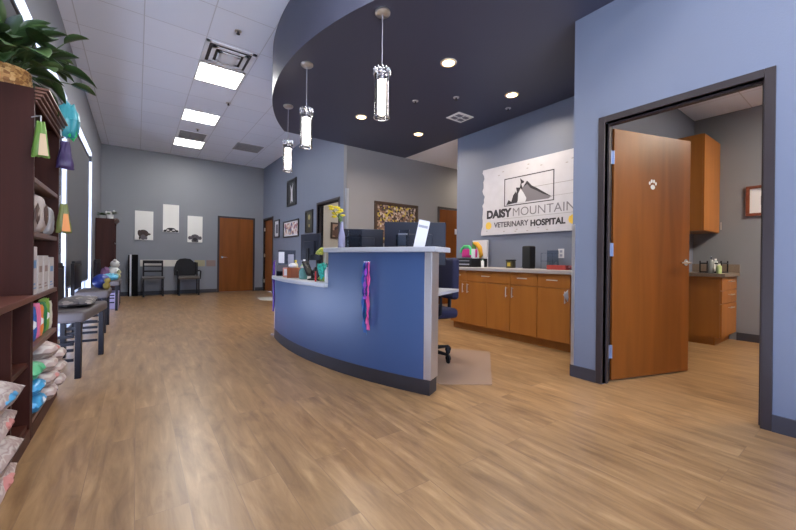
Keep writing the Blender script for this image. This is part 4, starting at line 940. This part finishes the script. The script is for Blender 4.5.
# small bags hanging on the bookcase front
def hang_bag(label, x, y, ztop, w, h, m_, pm, rz, seed, extra=None):
    t = thing('hanging_treat_bag', label, 'treat bag', (x,y,ztop), rz, 'treat bags hanging on the bookcase')
    MB().tube([(-.034,.062,0),(-.01,.03,.004),(0,0,0),(0,0,-.03)] if y < 3 else [(-.012,-.005,0),(0,0,0),(0,0,-.03)],.003,6).build('clip', CARD, t)
    b = MB(); b.pillow(w,h,.03,seed,.25); bmesh.ops.rotate(b.b, verts=b.b.verts[:], cent=(0,0,0), matrix=Matrix.Rotation(PI/2,3,'X'))
    for v in b.b.verts: 
        k = (v.co.z+h/2)/h; v.co.x *= 1-.55*k
    bmesh.ops.translate(b.b, verts=b.b.verts[:], vec=(0,.015,-.03-h/2)); b.build('bag_body', m_, t, smooth=60)
    if pm: MB().prism([(-w*.12,-.04-h*.9),(w*.4,-.04-h*.9),(w*.24,-.04-h*.3),(-w*.04,-.04-h*.3)],-.0185,-.013,'XZ').build('front_label', pm, t)
hang_bag('green and cream treat bag hanging at near front of the bookcase',-.42,2.66,1.74,.075,.19,mat('hang_green',(104,140,62),.4),mat('hang_orange',(206,176,136),.4),R(10),61)
hang_bag('dark purple treat bag hanging from the far front corner of bookcase',-.41,3.375,1.82,.1,.19,mat('hang_purple',(58,40,86),.4),None,R(10),62)
hang_bag('green and orange treat bag hanging at mid height on bookcase',-.41,3.345,1.385,.085,.2,mat('hang_olive',(112,118,62),.4),mat('hang_orange2',(226,140,50),.4),R(10),63)
t = thing('clip_strip','clear plastic clip strip hanging down the far front edge of bookcase','display strip',(-.43,3.355,1.0)); MB().box(-.003,.0,-.012,.012,0,.85).build('strip', glass_mat('strip_plastic',(225,228,232),.4), t); MB().box(-.001,.002,-.02,.02,.82,.87).build('hanger', CARD, t)
t = thing('teal_bag','teal and green crinkled bag hanging over the bookcase cornice','bag',(-.40,3.42,1.84))
MB().pillow(.12,.12,.22,71,.3).build('bag_body', mat('teal_bag',(60,150,160),.35), t, smooth=60); MB().pillow(.1,.09,.12,75,.4).build('green_patch', mat('bright_green',(50,200,110),.4), t, smooth=60)

# ------------------------------------------------------------------ plants
def leaf(b, base, dirv, length, width, droop, roll=0.0, n=8):
    base = Vector(base); d = Vector(dirv).normalized(); up = Vector((0,0,1)); s_ = d.cross(up); s_ = s_.normalized() if s_.length > .05 else Vector((1,0,0))
    s_ = (Matrix.Rotation(roll,3,d) @ s_); rows = []; p = base.copy(); dd = d.copy()
    for i in range(n+1):
        u = i/n; w = width*(math.sin(PI*min(1,u**.75))**.8)*(1 if u<1 else 0)
        nn = s_.cross(dd).normalized()
        rows.append((b.b.verts.new(p-s_*w*.5+nn*w*.12), b.b.verts.new(p), b.b.verts.new(p+s_*w*.5+nn*w*.12)))
        dd = (dd+Vector((0,0,-droop/n))).normalized(); p = p+dd*length/n
    for a,c in zip(rows,rows[1:]):
        for k in range(2):
            try: b.b.faces.new((a[k],a[k+1],c[k+1],c[k]))
            except ValueError: pass
LEAF = mat('leaf_dark',(44,68,34),.38,var=.35,vscale=6); LEAF2 = mat('leaf_mid',(70,96,52),.4,var=.3,vscale=6)
t = thing('potted_plant','broad-leaved green plant in wicker basket on tall bookcase','potted plant',(-.59,2.60,1.905))
t.location = (-.585,2.83,1.902)
b = MB()
for k in range(6): b.torus((0,0,.012+k*.017),.088+.004*math.sin(k)+.0012*k,.011,seg=36,ms=6)
b.lathe([(0,.004),(.08,.004),(.09,.1),(.08,.1),(.075,.02)]); b.build('basket', blotch_mat('wicker',[(190,140,80),(150,100,52),(214,170,108)],60,.6), t, label='tan wicker basket', smooth=60)
st_ = MB(); lf = MB(); lf2 = MB(); rnd = random.Random(5)
for k in range(64):
    a = rnd.uniform(0,2*PI); el = rnd.uniform(.15,1.25); d = Vector((math.cos(a)*math.cos(el)*.9+.1, math.sin(a)*math.cos(el)-.15, math.sin(el))); d.normalize()
    L_ = rnd.uniform(.08,.3); p0_ = Vector((rnd.uniform(-.05,.05),rnd.uniform(-.05,.05),.07)); p1_ = p0_+d*L_+Vector((0,0,.02))
    if p1_.x+t.location.x < -.66: p1_.x = -.66-t.location.x
    if p1_.x < -.03: d.x = abs(d.x)*.3+.02
    st_.tube([p0_,(p0_+p1_)/2+Vector((0,0,.02)),p1_],.003,5)
    leaf(lf if k%3 else lf2, p1_, d+Vector((0,0,-.1)), rnd.uniform(.13,.21), rnd.uniform(.075,.12), rnd.uniform(.5,1.5), rnd.uniform(-.5,.5))
for (p1_,d,L_,w_) in (((.10,.05,.33),(.6,.9,.1),.26,.09),((.1,.10,.2),(.5,.9,-.2),.26,.08),((.1,.0,.24),(.5,.6,.0),.22,.09),((.12,.12,.1),(.35,.8,-.4),.2,.06)):
    st_.tube([(0,0,.13),(Vector(p1_)*.5+Vector((0,0,.08))),p1_],.0035,5); leaf(lf, p1_, d, L_, w_, .7)
st_.build('stems', mat('stem_dark',(60,80,40),.6), t)
for q,m_,nm in ((lf,LEAF,'foliage'),(lf2,LEAF2,'pale_foliage')):
    o = q.build(nm, m_, t, smooth=0); s = o.modifiers.new('s','SOLIDIFY'); s.thickness = .0012
def small_plant(name,label,x,y,z,seed,flower=False):
    t = thing(name,label,'potted plant',(x,y,z)); MB().lathe([(0,0),(.05,0),(.065,.09),(.058,.09),(.05,.02)]).build('pot', WHITE, t, smooth=40)
    b = MB(); r = random.Random(seed)
    for k in range(22):
        a = r.uniform(0,2*PI); leaf(b,(0,0,.08),(math.cos(a),math.sin(a),r.uniform(.3,1.4)),r.uniform(.11,.19),.045,1.0)
    b.build('foliage', LEAF2, t, smooth=0)
    if flower:
        b = MB()
        for k in range(9): b.sph((r.uniform(-.08,.08),r.uniform(-.08,.08),r.uniform(.1,.17)),.022,8,6)
        b.build('blossoms', WHITE, t, smooth=60)
small_plant('flowering_plant','white flowering plant on far bookcase, right side',-.48,9.95,1.802,2,True)
small_plant('small_plant','small green plant on far bookcase, left side',-.62,10.2,1.802,3)

# ------------------------------------------------------------------ wide waiting chairs along the left wall (face +X)
def wide_chair(label, y0, y1, xf, group, fabric):
    t = thing('wide_chair', label, 'chair', (xf,(y0+y1)/2,0), 0, group); w = (y1-y0)/2; dx = -.31
    for s_ in (-1,1):
        ya = s_*(w-.03)
        MB().box(-.02,.02,ya-.02,ya+.02,0,.46).build('leg', DARKWOOD, t, bevel=.003)
        b = MB(); b.box(dx,dx+.04,ya-.022,ya+.022,0,.5); b.box(dx-.015,dx+.02,ya-.022,ya+.022,.5,.9); b.build('leg', DARKWOOD, t, bevel=.003)
        for z in (.14,.22,.27,.33): MB().box(dx+.04,-.03,ya-.01,ya+.01,z,z+.022).build('stretcher', DARKWOOD, t)
    MB().rbox(dx+.02,.045,-w,w,.455,.545,.025,4).build('seat', fabric, t, smooth=50)
    b = MB(); n = 12; pr = []
    MB().rbox(dx-.012,dx+.025,-w+.06,w-.06,.56,.88,.015).build('backrest', DARKWOOD, t, smooth=40); MB().box(dx-.012,dx+.02,-w+.05,w-.05,.88,.93).build('top_rail', DARKWOOD, t, bevel=.008)
    return t
TAUPE = mat('taupe_vinyl',(92,84,84),.5,bump=.1)
G4 = 'wide chairs along the left wall'
wide_chair('wide taupe chair nearest the bookcase on the left wall',3.85,4.73,-.34,G4,TAUPE)
bpy.data.objects['wide_chair'].location = (-.335,4.295,0); bpy.data.objects['wide_chair'].rotation_euler = (0,0,R(-6.5))
c2 = wide_chair('wide chair in the middle of the row, under the window shade',5.95,6.7,-.34,G4,TAUPE)
wide_chair('wide chair farthest along the left wall, next to far bookcase',8.3,9.25,-.30,G4,TAUPE)
t = thing('folded_blanket','grey patterned folded blanket on the nearest wide chair','blanket',(-.44,4.40,.547)); MB().pillow(.26,.6,.07,81,.3).build('blanket_body', blotch_mat('blanket_print',[(110,104,104),(84,80,84),(150,142,138),(96,90,92)],26), t, smooth=60)
t = thing('blue_ball_toy','blue ball on the middle wide chair','toy',(-.40,6.45,.547)); MB().sph((0,0,.1),.1).build('ball', mat('toy_blue',(40,60,140),.4), t, smooth=60)
t = thing('gold_toy','gold and dark plush toy at front of middle chair','toy',(-.33,6.2,.547)); MB().sph((0,0,.05),(.04,.05,.05)).build('plush_body', mat('toy_gold',(150,130,60),.7), t, smooth=60); MB().sph((.01,0,.12),.035).build('plush_head', mat('toy_gold',(150,130,60),.7), t, smooth=60)
t = thing('turquoise_bag','turquoise folded bag on the farthest wide chair','bag',(-.40,8.62,.547)); MB().pillow(.24,.34,.12,83,.3).build('bag_body', mat('turquoise',(110,190,215),.5), t, smooth=60)
t = thing('purple_bag','mauve fabric bag on farthest wide chair, against its back','bag',(-.50,8.95,.547)); MB().pillow(.14,.3,.22,84,.3).build('bag_body', mat('mauve',(120,80,120),.6), t, smooth=60)
t = thing('storage_box','pale lilac box on floor under the farthest wide chair','box',(-.40,8.75,0)); MB().rbox(-.12,.12,-.18,.18,0,.3,.008).build('box_body', mat('lilac',(180,165,190),.6), t); MB().rbox(-.125,.125,-.185,.185,.3,.325,.006).build('lid', mat('lilac_lid',(160,150,175),.6), t)
t = thing('plush_display','table with white and pastel plush toys beside far bookcase','display table',(-.44,9.45,0)); t['label'] = 'small dark side table in front of the far bookcase'; t['category'] = 'side table'; t.name = 'side_table'
MB().box(-.12,.16,-.16,.16,.5,.53).build('table_top', DARKWOOD, t)
for sx in (-.1,.14):
    for sy in (-.14,.14): MB().box(sx-.018,sx+.018,sy-.018,sy+.018,0,.5).build('leg', DARKWOOD, t)
for k,(dx,dy,dz,r,c,lab,nm) in enumerate(((.03,.0,.0,.13,(215,215,210),'large white plush toy sitting on the small side table',0),(-.05,.1,.0,.08,(150,180,190),'pale blue plush toy on the side table, behind the white one',0),(.1,-.1,.0,.06,(190,190,150),'small cream plush toy on front edge of the side table',0))):
    t = thing('plush_toy',lab,'plush toy',(-.42+dx,9.45+dy,.532),0,'plush toys on the side table'); m_ = mat('plush%d'%k,c,.9)
    MB().sph((0,0,r*.95),(r*.85,r*.8,r*.95)).build('plush_body', m_, t, smooth=60)
    b = MB(); b.sph((.02,0,r*2.3),r*.62); b.sph((.02,r*.4,r*2.85),r*.25); b.sph((.02,-r*.4,r*2.85),r*.25); b.build('plush_head', m_, t, smooth=60)
    b = MB(); b.sph((.02+r*.55,r*.2,r*2.4),r*.08); b.sph((.02+r*.55,-r*.2,r*2.4),r*.08); b.build('eyes', BLACK, t)

# ------------------------------------------------------------------ exam room furniture
t = thing('base_cabinet','maple base cabinet with three drawers in the exam room','cabinet',(5.63,1.17,0))
MB().box(0,.69,.02,.46,.1,.83).box(.03,.69,.07,.46,0,.1).build('body', CABW, t)
for (a,c) in ((.105,.5),(.51,.66),(.67,.825)):
    d = MB().box(.004,.686,0,.02,a,c).build('drawer', CABW, t, bevel=.002); b = MB(); zz = c-.05; b.cyl((.26,-.03,zz),(.43,-.03,zz),.007,seg=10).cyl((.28,0,zz),(.28,-.03,zz),.005,seg=8).cyl((.41,0,zz),(.41,-.03,zz),.005,seg=8); b.build('handle', STEEL, d, label='steel bar handle', smooth=40)
GR = mat('granite_brown',(128,112,98),.35,var=.3,vscale=70)
t = thing('granite_worktop','brown granite worktop with backsplash in the exam room','countertop',(5.63,1.17,.832))
MB().box(-.03,.69,-.03,.46,0,.04).build('slab', GR, t, bevel=.003); MB().box(.67,.69,-.03,.46,.04,.15).build('backsplash', GR, t)
t = thing('wall_cabinet','maple wall cabinet high on the exam room wall','cabinet',(5.64,1.35,1.40)); MB().box(0,.68,.02,.28,0,1.2).build('body', CABW, t)
d = MB().box(.003,.677,0,.02,.003,1.197).build('door', CABW, t, bevel=.002); MB().cyl((.64,-.025,.04),(.64,-.025,.14),.006,seg=10).build('handle', STEEL, d)
t = thing('wire_tray','black wire tray of supplies on the granite worktop','tray',(5.85,1.3,.874)); b = MB()
for z in (.01,.12): b.tube([(-.14,-.1,z),(.16,-.1,z),(.16,.1,z),(-.14,.1,z),(-.14,-.1,z)],.008,6)
for x_ in (-.14,.16):
    for y_ in (-.1,.1): b.cyl((x_,y_,0),(x_,y_,.15),.007,seg=8)
b.box(-.13,.15,-.09,.09,.012,.018); b.build('wire_frame', BLACK, t)
for k,(x_,y_,h_,c,lab) in enumerate(((5.8,1.3,.13,(210,210,205),'white bottle inside the black wire tray, left one'),(5.93,1.3,.16,(170,175,175),'grey bottle inside the black wire tray, right one'))):
    bottle(x_,y_,.893,.026,h_,mat('supply%d'%k,c,.4),mat('white_cap',(235,235,235),.4),lab,group='bottles in the exam room')
bottle(5.66,1.28,.873,.03,.2,mat('clear_bottle',(170,175,175),.25,trans=.3),CHROME,'clear pump bottle left of the wire tray in the exam room',group='bottles in the exam room')
bottle(5.63,1.2,.873,.026,.12,mat('lime_bottle',(180,200,140),.3),mat('white_cap',(235,235,235),.4),'pale green bottle at left edge of the granite worktop',group='bottles in the exam room')
bottle(6.12,1.3,.873,.018,.1,mat('steel_bottle',(190,190,190),.3,.6),CHROME,'tiny steel bottle right of the wire tray in the exam room',group='bottles in the exam room')
